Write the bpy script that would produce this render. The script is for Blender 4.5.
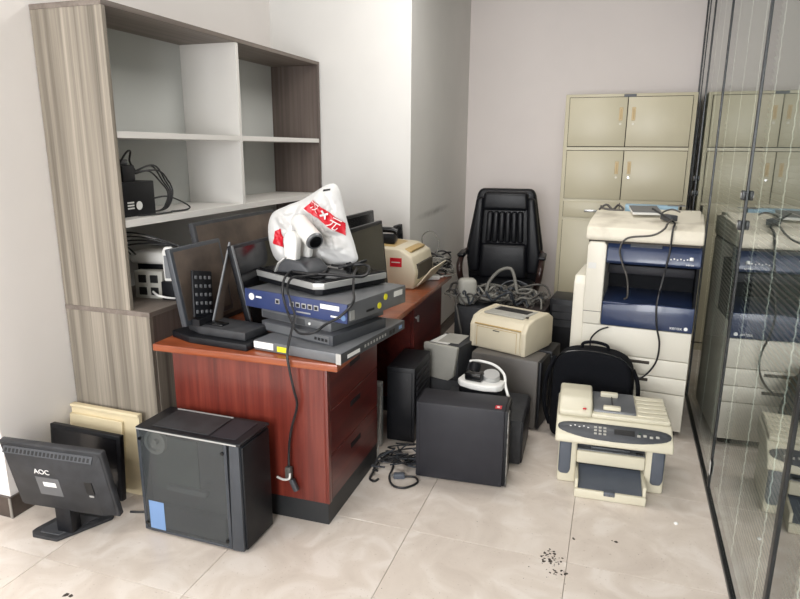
import bpy, bmesh, math, random
from mathutils import Vector, Matrix, noise
random.seed(7)
R = math.radians
for o in list(bpy.data.objects):
    bpy.data.objects.remove(o)
scene = bpy.context.scene
C = scene.collection

# ------------------------------------------------------------------ camera
YAW, PITCH, ROLL, F = 0.326315558, 0.235562499, -0.00566962581, 628.63
fwd = Vector((-math.sin(YAW) * math.cos(PITCH), math.cos(YAW) * math.cos(PITCH), -math.sin(PITCH)))
right = Vector((math.cos(YAW), math.sin(YAW), 0))
down = fwd.cross(right)
r2 = right * math.cos(ROLL) + down * math.sin(ROLL)
d2 = down * math.cos(ROLL) - right * math.sin(ROLL)
cam = bpy.data.cameras.new('camera')
cam_o = bpy.data.objects.new('camera', cam)
C.objects.link(cam_o)
m = Matrix.Identity(4)
for i in range(3):
    m[i][0] = r2[i]; m[i][1] = -d2[i]; m[i][2] = -fwd[i]
m[2][3] = 1.58
cam_o.matrix_world = m
cam.sensor_width = 36.0
cam.sensor_fit = 'HORIZONTAL'
cam.lens = F / 800 * 36.0
cam.clip_start = 0.05
scene.camera = cam_o

# ------------------------------------------------------------------ world and light
world = bpy.data.worlds.new('world')
scene.world = world
world.use_nodes = True
bg = world.node_tree.nodes['Background']
bg.inputs[0].default_value = (0.80, 0.88, 1.0, 1)
bg.inputs[1].default_value = 0.9


def area_light(name, loc, rot, sx, sy, power, col):
    l = bpy.data.lights.new(name, 'AREA')
    l.shape = 'RECTANGLE'; l.size = sx; l.size_y = sy; l.energy = power; l.color = col
    o = bpy.data.objects.new(name, l)
    o.location = loc; o.rotation_euler = rot
    C.objects.link(o)
    return o


# daylight coming in through the two windows of the rear wall
area_light('window_daylight', (-2.75, -2.12, 1.65), (R(90), 0, 0), 2.7, 1.9, 80, (0.98, 0.985, 1.0))
area_light('window_daylight', (-0.45, -2.12, 1.65), (R(90), 0, 0), 1.5, 1.9, 185, (0.98, 0.985, 1.0))
# unseen ceiling fill lights, added to brighten the room
area_light('ceiling_fill', (-2.2, 0.4, 2.98), (0, 0, 0), 1.2, 0.6, 30, (1.0, 0.97, 0.93))
area_light('ceiling_fill', (-0.6, 3.4, 2.98), (0, 0, 0), 1.2, 0.6, 34, (1.0, 0.97, 0.93))
area_light('blind_fill_light', (1.6, 3.0, 2.98), (0, 0, 0), 0.6, 2.4, 8, (1.0, 0.98, 0.95))  # added, unseen source beyond the glass that brightens the blinds
scene.view_settings.view_transform = 'Standard'
scene.view_settings.look = 'None'
scene.view_settings.gamma = 1.0
scene.view_settings.use_curve_mapping = False
scene.view_settings.exposure = -0.30


# ------------------------------------------------------------------ materials
def lin(c):
    return tuple(((v / 255) / 12.92 if v / 255 <= 0.04045 else ((v / 255 + 0.055) / 1.055) ** 2.4) for v in c)


def new_mat(name):
    m_ = bpy.data.materials.new(name)
    m_.use_nodes = True
    nt = m_.node_tree
    return m_, nt, nt.nodes['Principled BSDF']


def mat(name, rgb, rough=0.5, metal=0.0, var=0.06, scale=12.0, bump=0.0, stretch=(1, 1, 1), rgb2=None, detail=4.0, coat=0.0, spec=0.5, lo=0.35, hi=0.65):
    m_, nt, p = new_mat(name)
    c = lin(rgb)
    p.inputs['Roughness'].default_value = rough
    p.inputs['Metallic'].default_value = metal
    p.inputs['Coat Weight'].default_value = coat
    p.inputs['Specular IOR Level'].default_value = spec
    tc = nt.nodes.new('ShaderNodeTexCoord')
    mp = nt.nodes.new('ShaderNodeMapping')
    mp.inputs['Scale'].default_value = stretch
    nz = nt.nodes.new('ShaderNodeTexNoise')
    nz.inputs['Scale'].default_value = scale
    nz.inputs['Detail'].default_value = detail
    cr = nt.nodes.new('ShaderNodeValToRGB')
    if rgb2:
        a, b = lin(rgb2), c
    else:
        a = tuple(v * (1 - var) for v in c); b = tuple(min(1, v * (1 + var)) for v in c)
    cr.color_ramp.elements[0].color = (*a, 1); cr.color_ramp.elements[1].color = (*b, 1)
    cr.color_ramp.elements[0].position = lo; cr.color_ramp.elements[1].position = hi
    nt.links.new(tc.outputs['Object'], mp.inputs[0])
    nt.links.new(mp.outputs[0], nz.inputs['Vector'])
    nt.links.new(nz.outputs[0], cr.inputs[0])
    nt.links.new(cr.outputs[0], p.inputs['Base Color'])
    if bump:
        b_ = nt.nodes.new('ShaderNodeBump')
        b_.inputs['Strength'].default_value = bump
        b_.inputs['Distance'].default_value = 0.003
        nt.links.new(nz.outputs[0], b_.inputs['Height'])
        nt.links.new(b_.outputs[0], p.inputs['Normal'])
    return m_


def glass_mat():
    m_ = bpy.data.materials.new('double_glazing')
    m_.use_nodes = True
    nt = m_.node_tree
    for n in list(nt.nodes):
        nt.nodes.remove(n)
    out = nt.nodes.new('ShaderNodeOutputMaterial')
    mix = nt.nodes.new('ShaderNodeMixShader')
    fr = nt.nodes.new('ShaderNodeFresnel'); fr.inputs[0].default_value = 1.52
    a = nt.nodes.new('ShaderNodeMath'); a.operation = 'MULTIPLY'; a.inputs[1].default_value = 2.0
    b = nt.nodes.new('ShaderNodeMath'); b.operation = 'MULTIPLY_ADD'; b.inputs[1].default_value = 1.0; b.inputs[2].default_value = 1.0
    d = nt.nodes.new('ShaderNodeMath'); d.operation = 'DIVIDE'
    nt.links.new(fr.outputs[0], a.inputs[0]); nt.links.new(fr.outputs[0], b.inputs[0])
    nt.links.new(a.outputs[0], d.inputs[0]); nt.links.new(b.outputs[0], d.inputs[1])
    tr = nt.nodes.new('ShaderNodeBsdfTransparent'); tr.inputs[0].default_value = (0.90, 0.94, 0.92, 1)
    gl = nt.nodes.new('ShaderNodeBsdfGlossy'); gl.inputs['Roughness'].default_value = 0.015; gl.inputs[0].default_value = (0.95, 0.97, 0.96, 1)
    # both faces of the sheet are counted on the side the light enters
    ge = nt.nodes.new('ShaderNodeNewGeometry')
    inv = nt.nodes.new('ShaderNodeMath'); inv.operation = 'SUBTRACT'; inv.inputs[0].default_value = 1.0
    k = nt.nodes.new('ShaderNodeMath'); k.operation = 'MULTIPLY'
    nt.links.new(ge.outputs['Backfacing'], inv.inputs[1]); nt.links.new(d.outputs[0], k.inputs[0]); nt.links.new(inv.outputs[0], k.inputs[1])
    nt.links.new(k.outputs[0], mix.inputs[0]); nt.links.new(tr.outputs[0], mix.inputs[1]); nt.links.new(gl.outputs[0], mix.inputs[2])
    nt.links.new(mix.outputs[0], out.inputs[0])
    return m_


def smoked_glass():
    m_ = bpy.data.materials.new('smoked_acrylic')
    m_.use_nodes = True
    nt = m_.node_tree
    for n in list(nt.nodes):
        nt.nodes.remove(n)
    out = nt.nodes.new('ShaderNodeOutputMaterial')
    mix = nt.nodes.new('ShaderNodeMixShader')
    fr = nt.nodes.new('ShaderNodeFresnel'); fr.inputs[0].default_value = 1.5
    tr = nt.nodes.new('ShaderNodeBsdfTransparent'); tr.inputs[0].default_value = (0.78, 0.80, 0.80, 1)
    df = nt.nodes.new('ShaderNodeBsdfDiffuse'); df.inputs[0].default_value = (0.11, 0.12, 0.125, 1)
    gl = nt.nodes.new('ShaderNodeBsdfGlossy'); gl.inputs['Roughness'].default_value = 0.05
    mx0 = nt.nodes.new('ShaderNodeMixShader'); mx0.inputs[0].default_value = 0.28
    nt.links.new(tr.outputs[0], mx0.inputs[1]); nt.links.new(df.outputs[0], mx0.inputs[2])
    ge = nt.nodes.new('ShaderNodeNewGeometry')
    inv = nt.nodes.new('ShaderNodeMath'); inv.operation = 'SUBTRACT'; inv.inputs[0].default_value = 1.0
    k = nt.nodes.new('ShaderNodeMath'); k.operation = 'MULTIPLY'
    nt.links.new(ge.outputs['Backfacing'], inv.inputs[1]); nt.links.new(fr.outputs[0], k.inputs[0]); nt.links.new(inv.outputs[0], k.inputs[1])
    nt.links.new(k.outputs[0], mix.inputs[0]); nt.links.new(mx0.outputs[0], mix.inputs[1]); nt.links.new(gl.outputs[0], mix.inputs[2])
    nt.links.new(mix.outputs[0], out.inputs[0])
    return m_


def tile_mat():
    m_, nt, p = new_mat('polished_cream_tile')
    geo = nt.nodes.new('ShaderNodeNewGeometry')
    oi = nt.nodes.new('ShaderNodeObjectInfo')
    mul = nt.nodes.new('ShaderNodeVectorMath'); mul.operation = 'MULTIPLY_ADD'
    comb = nt.nodes.new('ShaderNodeCombineXYZ')
    nt.links.new(oi.outputs['Random'], comb.inputs[0]); nt.links.new(oi.outputs['Random'], comb.inputs[2])
    mul.inputs[1].default_value = (37, 0, 53)
    nt.links.new(comb.outputs[0], mul.inputs[0]); nt.links.new(geo.outputs['Position'], mul.inputs[2])
    n1 = nt.nodes.new('ShaderNodeTexNoise'); n1.inputs['Scale'].default_value = 5.0; n1.inputs['Detail'].default_value = 7; n1.inputs['Distortion'].default_value = 1.2
    c1 = nt.nodes.new('ShaderNodeValToRGB')
    e = c1.color_ramp.elements
    e[0].position = 0.30; e[0].color = (*lin((203, 191, 180)), 1)
    e[1].position = 0.64; e[1].color = (*lin((223, 214, 205)), 1)
    v = c1.color_ramp.elements.new(0.50); v.color = (*lin((213, 202, 191)), 1)
    nt.links.new(mul.outputs[0], n1.inputs['Vector']); nt.links.new(n1.outputs[0], c1.inputs[0])
    n2 = nt.nodes.new('ShaderNodeTexNoise'); n2.inputs['Scale'].default_value = 90; n2.inputs['Detail'].default_value = 3
    c2 = nt.nodes.new('ShaderNodeValToRGB')
    c2.color_ramp.elements[0].position = 0.26; c2.color_ramp.elements[0].color = (0.55, 0.50, 0.45, 1)
    c2.color_ramp.elements[1].position = 0.36; c2.color_ramp.elements[1].color = (1, 1, 1, 1)
    nt.links.new(geo.outputs['Position'], n2.inputs['Vector']); nt.links.new(n2.outputs[0], c2.inputs[0])
    mx = nt.nodes.new('ShaderNodeMix'); mx.data_type = 'RGBA'; mx.blend_type = 'MULTIPLY'; mx.inputs[0].default_value = 0.5
    nt.links.new(c1.outputs[0], mx.inputs[6]); nt.links.new(c2.outputs[0], mx.inputs[7])
    nt.links.new(mx.outputs[2], p.inputs['Base Color'])
    n3 = nt.nodes.new('ShaderNodeTexNoise'); n3.inputs['Scale'].default_value = 3
    mr = nt.nodes.new('ShaderNodeMapRange'); mr.inputs[3].default_value = 0.12; mr.inputs[4].default_value = 0.32
    nt.links.new(geo.outputs['Position'], n3.inputs['Vector']); nt.links.new(n3.outputs[0], mr.inputs[0])
    nt.links.new(mr.outputs[0], p.inputs['Roughness'])
    return m_


def grain(name, dark, mid, light, stretch, rough=0.45, coat=0.0, scale=1.0, bump=0.05):
    m_, nt, p = new_mat(name)
    tc = nt.nodes.new('ShaderNodeTexCoord')
    mp = nt.nodes.new('ShaderNodeMapping'); mp.inputs['Scale'].default_value = stretch
    n1 = nt.nodes.new('ShaderNodeTexNoise'); n1.inputs['Scale'].default_value = scale; n1.inputs['Detail'].default_value = 6; n1.inputs['Roughness'].default_value = 0.65
    cr = nt.nodes.new('ShaderNodeValToRGB')
    e = cr.color_ramp.elements
    e[0].position = 0.32; e[0].color = (*lin(dark), 1); e[1].position = 0.70; e[1].color = (*lin(light), 1)
    k = e.new(0.5); k.color = (*lin(mid), 1)
    nt.links.new(tc.outputs['Object'], mp.inputs[0]); nt.links.new(mp.outputs[0], n1.inputs['Vector'])
    nt.links.new(n1.outputs[0], cr.inputs[0]); nt.links.new(cr.outputs[0], p.inputs['Base Color'])
    p.inputs['Roughness'].default_value = rough; p.inputs['Coat Weight'].default_value = coat
    p.inputs['Coat Roughness'].default_value = 0.15
    if bump:
        b_ = nt.nodes.new('ShaderNodeBump'); b_.inputs['Strength'].default_value = bump; b_.inputs['Distance'].default_value = 0.002
        nt.links.new(n1.outputs[0], b_.inputs['Height']); nt.links.new(b_.outputs[0], p.inputs['Normal'])
    return m_


M = dict(
    wall=mat('white_painted_wall', (236, 231, 227), 0.7, var=0.012, scale=2.5, bump=0.03),
    wall_far=mat('off_white_painted_wall', (226, 218, 214), 0.7, var=0.02, scale=1.8, bump=0.03),
    column=mat('grey_white_painted_column', (224, 222, 218), 0.7, var=0.03, scale=1.6, bump=0.03),
    ceiling=mat('white_ceiling', (228, 227, 224), 0.8, var=0.01),
    base=mat('dark_brown_skirting', (70, 60, 54), 0.35, var=0.15, scale=20),
    grout=mat('brown_grout', (168, 154, 136), 0.8),
    tile=tile_mat(),
    glass=glass_mat(),
    smoke=smoked_glass(),
    frame=mat('dark_anodised_frame', (44, 45, 46), 0.35, metal=0.4, var=0.1),
    steel=mat('brushed_steel', (180, 180, 178), 0.3, metal=0.9, var=0.05),
    slat=mat('grey_blind_slat', (112, 116, 112), 0.45, var=0.04),
    cordw=mat('white_cord', (225, 225, 218), 0.7),
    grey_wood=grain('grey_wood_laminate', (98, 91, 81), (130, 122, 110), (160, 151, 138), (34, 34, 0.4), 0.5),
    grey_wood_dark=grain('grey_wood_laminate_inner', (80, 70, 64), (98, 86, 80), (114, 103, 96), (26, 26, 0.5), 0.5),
    grey_wood_h=grain('grey_wood_laminate_top', (98, 88, 82), (114, 104, 96), (130, 120, 112), (26, 0.6, 26), 0.5),
    white_board=mat('white_melamine', (222, 219, 214), 0.45, var=0.015, scale=3),
    grey_board=mat('pale_grey_back_board', (200, 202, 199), 0.55, var=0.02, scale=2),
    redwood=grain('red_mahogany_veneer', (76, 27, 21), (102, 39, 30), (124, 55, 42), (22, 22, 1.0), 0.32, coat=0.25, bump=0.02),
    redwood_shaded=grain('red_mahogany_shaded', (72, 24, 22), (92, 33, 28), (108, 45, 37), (22, 1.2, 22), 0.32, coat=0.25, bump=0.02),  # same desk wood, darkened to paint the shade on its right side
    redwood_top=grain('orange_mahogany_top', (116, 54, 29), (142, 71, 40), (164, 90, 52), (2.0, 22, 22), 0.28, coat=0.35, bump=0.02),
    plinth=mat('black_plinth', (34, 36, 38), 0.45, var=0.1),
    black=mat('black_plastic', (20, 21, 25), 0.45, var=0.15, scale=30, spec=0.3),
    black_gloss=mat('glossy_black_plastic', (14, 15, 17), 0.14, var=0.1),
    black_dusty=mat('dusty_black_plastic', (44, 45, 48), 0.6, var=0.22, scale=18, detail=8),
    charcoal=mat('charcoal_painted_steel', (43, 43, 48), 0.5, var=0.08, scale=14, spec=0.3),
    charcoal2=mat('grey_brown_tower_panel', (92, 88, 84), 0.5, var=0.05, scale=9),
    case_blue=mat('dark_slate_case', (56, 60, 66), 0.38, var=0.08, scale=10),
    screen=mat('switched_off_screen', (20, 20, 23), 0.18, var=0.1),
    dusty_screen=mat('dusty_brown_screen', (104, 91, 81), 0.5, rgb2=(72, 63, 57), scale=6, detail=8, bump=0.02),
    grey_metal=mat('grey_metal_housing', (108, 110, 113), 0.4, metal=0.35, var=0.06),
    grey_dark=mat('dark_grey_housing', (72, 74, 78), 0.45, metal=0.2, var=0.08),
    silver=mat('silver_plastic', (184, 184, 182), 0.32, metal=0.4, var=0.04),
    grey_plastic=mat('pale_grey_plastic', (168, 166, 158), 0.5, var=0.05),
    blue_front=mat('blue_faceplate', (52, 64, 106), 0.4, var=0.08, scale=8),
    navy=mat('navy_copier_panel', (44, 57, 88), 0.3, var=0.06, scale=5, coat=0.2),
    navy_dark=mat('navy_black_recess', (12, 14, 19), 0.6, var=0.1, spec=0.12),
    cream=mat('cream_copier_plastic', (222, 217, 203), 0.45, var=0.025, scale=4),
    cream_dirty=mat('smudged_cream_plastic', (218, 211, 194), 0.5, rgb2=(178, 170, 154), scale=5, detail=6, lo=0.3, hi=0.5),
    yellow_cream=mat('yellowed_cream_plastic', (209, 203, 182), 0.42, var=0.03, scale=6),
    beige=mat('beige_printer_plastic', (212, 202, 178), 0.45, var=0.03, scale=6),
    tan=mat('tan_edge_plastic', (184, 156, 104), 0.45, var=0.05),
    blue_grey=mat('blue_grey_plastic', (84, 90, 100), 0.42, var=0.06),
    cabinet=mat('cream_enamelled_steel', (198, 190, 164), 0.38, var=0.02, scale=3),
    gap=mat('dark_joint', (60, 54, 46), 0.7),
    handle=mat('amber_recessed_pull', (196, 172, 126), 0.4, var=0.08),
    leather=mat('black_leather', (15, 16, 21), 0.42, var=0.2, scale=60, bump=0.25, spec=0.35),
    rosewood=mat('reddish_armrest_wood', (48, 30, 27), 0.35, var=0.15, stretch=(1, 6, 1)),
    fabric=mat('black_nylon_fabric', (18, 19, 23), 0.9, var=0.18, scale=160, bump=0.3, spec=0.12),
    bag=mat('white_plastic_film', (214, 213, 211), 0.4, var=0.02, scale=9, bump=0.1),
    red=mat('red_print', (204, 26, 44), 0.4, var=0.05),
    white=mat('white_plastic', (226, 225, 221), 0.35, var=0.02),
    white_print=mat('white_print', (236, 236, 234), 0.6, var=0.01),
    paper=mat('white_paper_label', (220, 219, 214), 0.7, var=0.03),
    blue_reflection_badge=mat('pale_blue_reflection_and_badge', (112, 142, 184), 0.35, var=0.05, scale=5),  # painted window reflection on the tower glass, also small blue badges
    pale_blue=mat('pale_blue_carton', (140, 170, 188), 0.5, var=0.05),
    yellow=mat('yellow_sticker', (226, 218, 40), 0.6),
    cable=mat('black_cable', (30, 30, 32), 0.5, var=0.1),
    cable_dusty=mat('dusty_grey_cable', (82, 79, 75), 0.6, var=0.12, scale=30),
    cable_grey=mat('grey_cable', (116, 114, 108), 0.55, var=0.1, scale=30),
    mottled=mat('scratched_bare_steel', (150, 148, 144), 0.4, metal=0.3, rgb2=(70, 70, 68), scale=40, detail=6),
    port=mat('dark_port_socket', (16, 16, 18), 0.5),
    dirt=mat('dark_dirt', (62, 54, 48), 0.9, var=0.2),
    cream_board=mat('cream_painted_board', (224, 209, 174), 0.5, var=0.03, scale=5, stretch=(1, 1, 4)),
    carton=mat('brown_black_carton', (46, 38, 38), 0.75, var=0.12, scale=10),
    pcb=mat('dim_green_circuit_board', (44, 62, 54), 0.5, var=0.15, scale=20),
)


def add_scuff(m_, loc, rot_x, size, col):
    nt = m_.node_tree
    p = nt.nodes['Principled BSDF']
    src = p.inputs['Base Color'].links[0].from_socket
    tc = nt.nodes.new('ShaderNodeTexCoord')
    mp = nt.nodes.new('ShaderNodeMapping'); mp.vector_type = 'TEXTURE'
    mp.inputs['Location'].default_value = loc; mp.inputs['Rotation'].default_value = (rot_x, 0, 0); mp.inputs['Scale'].default_value = size
    gr = nt.nodes.new('ShaderNodeTexGradient'); gr.gradient_type = 'SPHERICAL'
    nz = nt.nodes.new('ShaderNodeTexNoise'); nz.inputs['Scale'].default_value = 14; nz.inputs['Detail'].default_value = 6
    mu = nt.nodes.new('ShaderNodeMath'); mu.operation = 'MULTIPLY'
    mx = nt.nodes.new('ShaderNodeMix'); mx.data_type = 'RGBA'
    mx.inputs[7].default_value = (*lin(col), 1)
    nt.links.new(tc.outputs['Object'], mp.inputs[0]); nt.links.new(mp.outputs[0], gr.inputs[0]); nt.links.new(tc.outputs['Object'], nz.inputs['Vector'])
    nt.links.new(gr.outputs['Fac'], mu.inputs[0]); nt.links.new(nz.outputs[0], mu.inputs[1])
    nt.links.new(mu.outputs[0], mx.inputs[0]); nt.links.new(src, mx.inputs[6]); nt.links.new(mx.outputs[2], p.inputs['Base Color'])


add_scuff(M['column'], (-1.347, 4.80, 1.10), 0.02, (0.3, 0.55, 0.035), (120, 116, 110))


# ------------------------------------------------------------------ mesh helpers
class MB:
    def __init__(self):
        self.v = []; self.f = []

    def add_bm(self, bm):
        base = len(self.v)
        bm.verts.index_update()
        self.v += [tuple(v.co) for v in bm.verts]
        self.f += [[base + v.index for v in fa.verts] for fa in bm.faces]
        bm.free()
        return self

    def box(self, x0, x1, y0, y1, z0, z1, bev=0.0, seg=2, rot=None, piv=None):
        bm = bmesh.new()
        bmesh.ops.create_cube(bm, size=1)
        for v in bm.verts:
            v.co = Vector(((x0 + x1) / 2 + v.co.x * (x1 - x0), (y0 + y1) / 2 + v.co.y * (y1 - y0), (z0 + z1) / 2 + v.co.z * (z1 - z0)))
        if bev:
            bmesh.ops.bevel(bm, geom=list(bm.edges), offset=bev, segments=seg, affect='EDGES', profile=0.5)
        if rot is not None:
            pv = Vector(piv) if piv else Vector(((x0 + x1) / 2, (y0 + y1) / 2, (z0 + z1) / 2))
            bmesh.ops.rotate(bm, verts=bm.verts, cent=pv, matrix=rot)
        return self.add_bm(bm)

    def prism(self, pts, axis, a, b, bev=0.0, seg=2):
        """polygon pts (2D) extruded along axis; for 'x' pts are (y,z), 'y' (x,z), 'z' (x,y)"""
        bm = bmesh.new()

        def mk(p, t):
            return {'x': (t, p[0], p[1]), 'y': (p[0], t, p[1]), 'z': (p[0], p[1], t)}[axis]
        A = [bm.verts.new(mk(p, a)) for p in pts]
        B = [bm.verts.new(mk(p, b)) for p in pts]
        bm.faces.new(A); bm.faces.new(B)
        n = len(pts)
        for i in range(n):
            bm.faces.new((A[i], A[(i + 1) % n], B[(i + 1) % n], B[i]))
        bmesh.ops.recalc_face_normals(bm, faces=bm.faces)
        if bev:
            bmesh.ops.bevel(bm, geom=list(bm.edges), offset=bev, segments=seg, affect='EDGES', profile=0.5)
        return self.add_bm(bm)

    def cyl(self, p0, p1, r0, r1=None, n=16, cap=True):
        r1 = r0 if r1 is None else r1
        p0 = Vector(p0); p1 = Vector(p1)
        d = (p1 - p0).normalized()
        u = d.orthogonal().normalized(); w = d.cross(u)
        b = len(self.v)
        for p, r in ((p0, r0), (p1, r1)):
            for i in range(n):
                t = 2 * math.pi * i / n
                self.v.append(tuple(p + (u * math.cos(t) + w * math.sin(t)) * r))
        for i in range(n):
            self.f.append([b + i, b + (i + 1) % n, b + n + (i + 1) % n, b + n + i])
        if cap:
            self.f.append([b + i for i in range(n)][::-1]); self.f.append([b + n + i for i in range(n)])
        return self

    def tube(self, pts, r, n=6, sub=8, closed=False):
        P = [Vector(p) for p in pts]
        if sub > 1 and len(P) > 2:
            Q = []
            for i in range(len(P) - 1):
                a = P[max(i - 1, 0)]; b = P[i]; c = P[i + 1]; d = P[min(i + 2, len(P) - 1)]
                for k in range(sub):
                    t = k / sub
                    Q.append(0.5 * ((2 * b) + (c - a) * t + (2 * a - 5 * b + 4 * c - d) * t * t + (3 * b - a - 3 * c + d) * t ** 3))
            Q.append(P[-1]); P = Q
        base = len(self.v)
        u = None
        for i, p in enumerate(P):
            d = (P[min(i + 1, len(P) - 1)] - P[max(i - 1, 0)])
            if d.length < 1e-9:
                d = Vector((0, 0, 1))
            d.normalize()
            if u is None:
                u = d.orthogonal().normalized()
            else:
                u = (u - d * u.dot(d))
                u = u.normalized() if u.length > 1e-6 else d.orthogonal().normalized()
            w = d.cross(u)
            for k in range(n):
                t = 2 * math.pi * k / n
                self.v.append(tuple(p + (u * math.cos(t) + w * math.sin(t)) * r))
        for i in range(len(P) - 1):
            for k in range(n):
                a = base + i * n + k; b = base + i * n + (k + 1) % n
                self.f.append([a, b, b + n, a + n])
        self.f.append([base + k for k in range(n)][::-1])
        e = base + (len(P) - 1) * n
        self.f.append([e + k for k in range(n)])
        return self

    def lathe(self, prof, cx=0, cy=0, n=24, mat4=None):
        base = len(self.v)
        for r, z in prof:
            for k in range(n):
                t = 2 * math.pi * k / n
                p = Vector((cx + r * math.cos(t), cy + r * math.sin(t), z))
                if mat4 is not None:
                    p = mat4 @ p
                self.v.append(tuple(p))
        for i in range(len(prof) - 1):
            for k in range(n):
                a = base + i * n + k; b = base + i * n + (k + 1) % n
                self.f.append([a, b, b + n, a + n])
        self.f.append([base + k for k in range(n)][::-1])
        e = base + (len(prof) - 1) * n
        self.f.append([e + k for k in range(n)])
        return self

    def xform(self, mt):
        self.v = [tuple(mt @ Vector(p)) for p in self.v]
        return self

    def build(self, name, material, parent=None, smooth=None):
        me = bpy.data.meshes.new(name)
        me.from_pydata(self.v, [], self.f)
        bm = bmesh.new(); bm.from_mesh(me)
        bmesh.ops.recalc_face_normals(bm, faces=bm.faces)
        bm.to_mesh(me); bm.free()
        if smooth:
            for p in me.polygons:
                p.use_smooth = True
            me.set_sharp_from_angle(angle=R(smooth))
        me.materials.append(M[material])
        o = bpy.data.objects.new(name, me)
        C.objects.link(o)
        if parent:
            o.parent = parent
        return o


def tag(o, label, cat, group=None):
    o['label'] = label; o['category'] = cat
    if group:
        o['group'] = group
    return o


def struct(o):
    o['kind'] = 'structure'
    return o


def thing(name, label, cat, loc=(0, 0, 0), rz=0.0, group=None):
    o = bpy.data.objects.new(name, None)
    o.empty_display_size = 0.05
    C.objects.link(o)
    o.location = loc; o.rotation_euler = (0, 0, R(rz))
    return tag(o, label, cat, group)


def box(name, material, parent, *a, **k):
    sm = k.pop('smooth', 40)
    return MB().box(*a, **k).build(name, material, parent, sm)


def text(name, s, size, material, parent, mt, extrude=0.0006, spacing=1.0):
    cu = bpy.data.curves.new(name, 'FONT')
    cu.body = s; cu.size = size; cu.align_x = 'CENTER'; cu.align_y = 'CENTER'; cu.extrude = extrude; cu.space_character = spacing
    t = bpy.data.objects.new(name, cu)
    C.objects.link(t)
    bpy.context.view_layer.update()
    me = bpy.data.meshes.new_from_object(t.evaluated_get(bpy.context.evaluated_depsgraph_get()))
    bpy.data.objects.remove(t)
    me.transform(mt)
    me.name = name
    me.materials.clear(); me.materials.append(M[material])
    o = bpy.data.objects.new(name, me)
    C.objects.link(o)
    if parent:
        o.parent = parent
    return o


def face_y(x, y, z):       # text plane facing -Y
    return Matrix.Translation((x, y, z)) @ Matrix.Rotation(R(90), 4, 'X')


def face_x(x, y, z):       # text plane facing +X
    return Matrix.Translation((x, y, z)) @ Matrix.Rotation(R(90), 4, 'Z') @ Matrix.Rotation(R(90), 4, 'X')


# ------------------------------------------------------------------ the room
XL, YB, ZC = -2.39, 5.9, 3.0
YP = 1.787          # front face of the pier that the left wall starts from


def glass_x(y):
    return 0.515 + (y - 2.2) * 0.0150


fl = struct(box('floor', 'grout', None, -4.5, 2.6, -2.2, 6.1, -0.06, -0.012))
TS = 0.652
tile_me = None
for i in range(-4, 4):
    for j in range(-6, 7):
        x0 = -1.371 + TS * i; y0 = 1.612 + TS * j
        if x0 < -4.6 or y0 + TS < -2.2 or x0 > 0.6:
            continue
        if tile_me is None:
            t = box('tile', 'tile', fl, 0, TS - 0.0018, 0, TS - 0.0018, -0.012, 0, bev=0.0008, seg=1, smooth=None)
            tile_me = t.data
        else:
            t = bpy.data.objects.new('tile', tile_me); C.objects.link(t); t.parent = fl
        t.location = (x0 + 0.00125, y0 + 0.00125, 0)

struct(box('wall_left', 'wall', None, -2.60, XL, YP + 0.12, YB, 0, ZC))
struct(box('wall_pier', 'wall', None, -4.5, XL, YP, YP + 0.12, 0, ZC)).name = 'wall_left_front'
struct(box('wall_column', 'column', None, XL, -1.347, 4.186, YB, 0, ZC))
struct(box('wall_back', 'wall_far', None, -2.6, 2.6, YB, YB + 0.15, 0, ZC))
struct(box('ceiling', 'ceiling', None, -4.5, 2.6, -2.2, 6.1, ZC, ZC + 0.1))
struct(box('wall_far_left', 'wall', None, -4.65, -4.5, -2.2, YP + 0.12, 0, ZC))
struct(box('wall_corridor', 'wall_far', None, 2.5, 2.6, -2.2, 6.0, 0, ZC))
# rear wall with two window openings
wr = MB()
wr.box(-4.65, -4.1, -2.35, -2.2, 0, ZC); wr.box(-1.4, -1.2, -2.35, -2.2, 0, ZC); wr.box(0.3, 2.6, -2.35, -2.2, 0, ZC)
wr.box(-4.1, -1.4, -2.35, -2.2, 0, 0.7); wr.box(-4.1, -1.4, -2.35, -2.2, 2.6, ZC)
wr.box(-1.2, 0.3, -2.35, -2.2, 0, 0.7); wr.box(-1.2, 0.3, -2.35, -2.2, 2.6, ZC)
struct(wr.build('wall_rear', 'wall'))
for n_, (a, b) in enumerate(((-4.1, -1.4), (-1.2, 0.3))):
    w = MB()
    w.box(a, b, -2.30, -2.24, 0.70, 0.75); w.box(a, b, -2.30, -2.24, 2.55, 2.60)
    w.box(a, a + 0.05, -2.30, -2.24, 0.75, 2.55); w.box(b - 0.05, b, -2.30, -2.24, 0.75, 2.55)
    w.box((a + b) / 2 - 0.025, (a + b) / 2 + 0.025, -2.30, -2.24, 0.75, 2.55)
    wo = struct(w.build('window_%d' % (n_ + 1), 'white'))
    box('pane', 'glass', wo, a + 0.05, b - 0.05, -2.272, -2.268, 0.75, 2.55, smooth=None)
# skirtings
struct(box('baseboard_left', 'base', None, XL, XL + 0.012, YP - 0.012, 2.188, 0, 0.098, bev=0.001, seg=1))
struct(box('baseboard_pier', 'base', None, -4.5, XL, YP - 0.012, YP, 0, 0.098, bev=0.001, seg=1))
struct(box('baseboard_column', 'base', None, -1.347, -1.335, 4.186, YB, 0, 0.098, bev=0.001, seg=1))
struct(box('baseboard_back', 'base', None, -1.335, 0.57, YB - 0.012, YB, 0, 0.098, bev=0.001, seg=1))
# steel corner strip of the skirting
struct(box('trim_1', 'steel', None, XL + 0.002, XL + 0.014, YP - 0.015, YP - 0.010, 0, 0.096))

# glass partition on the right: frame, double panes, blinds in between
gp = bpy.data.objects.new('wall_right', None); C.objects.link(gp); struct(gp)
gang = math.atan(0.015)
gp.location = (glass_x(0), 0, 0); gp.rotation_euler = (0, 0, -gang)
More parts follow.
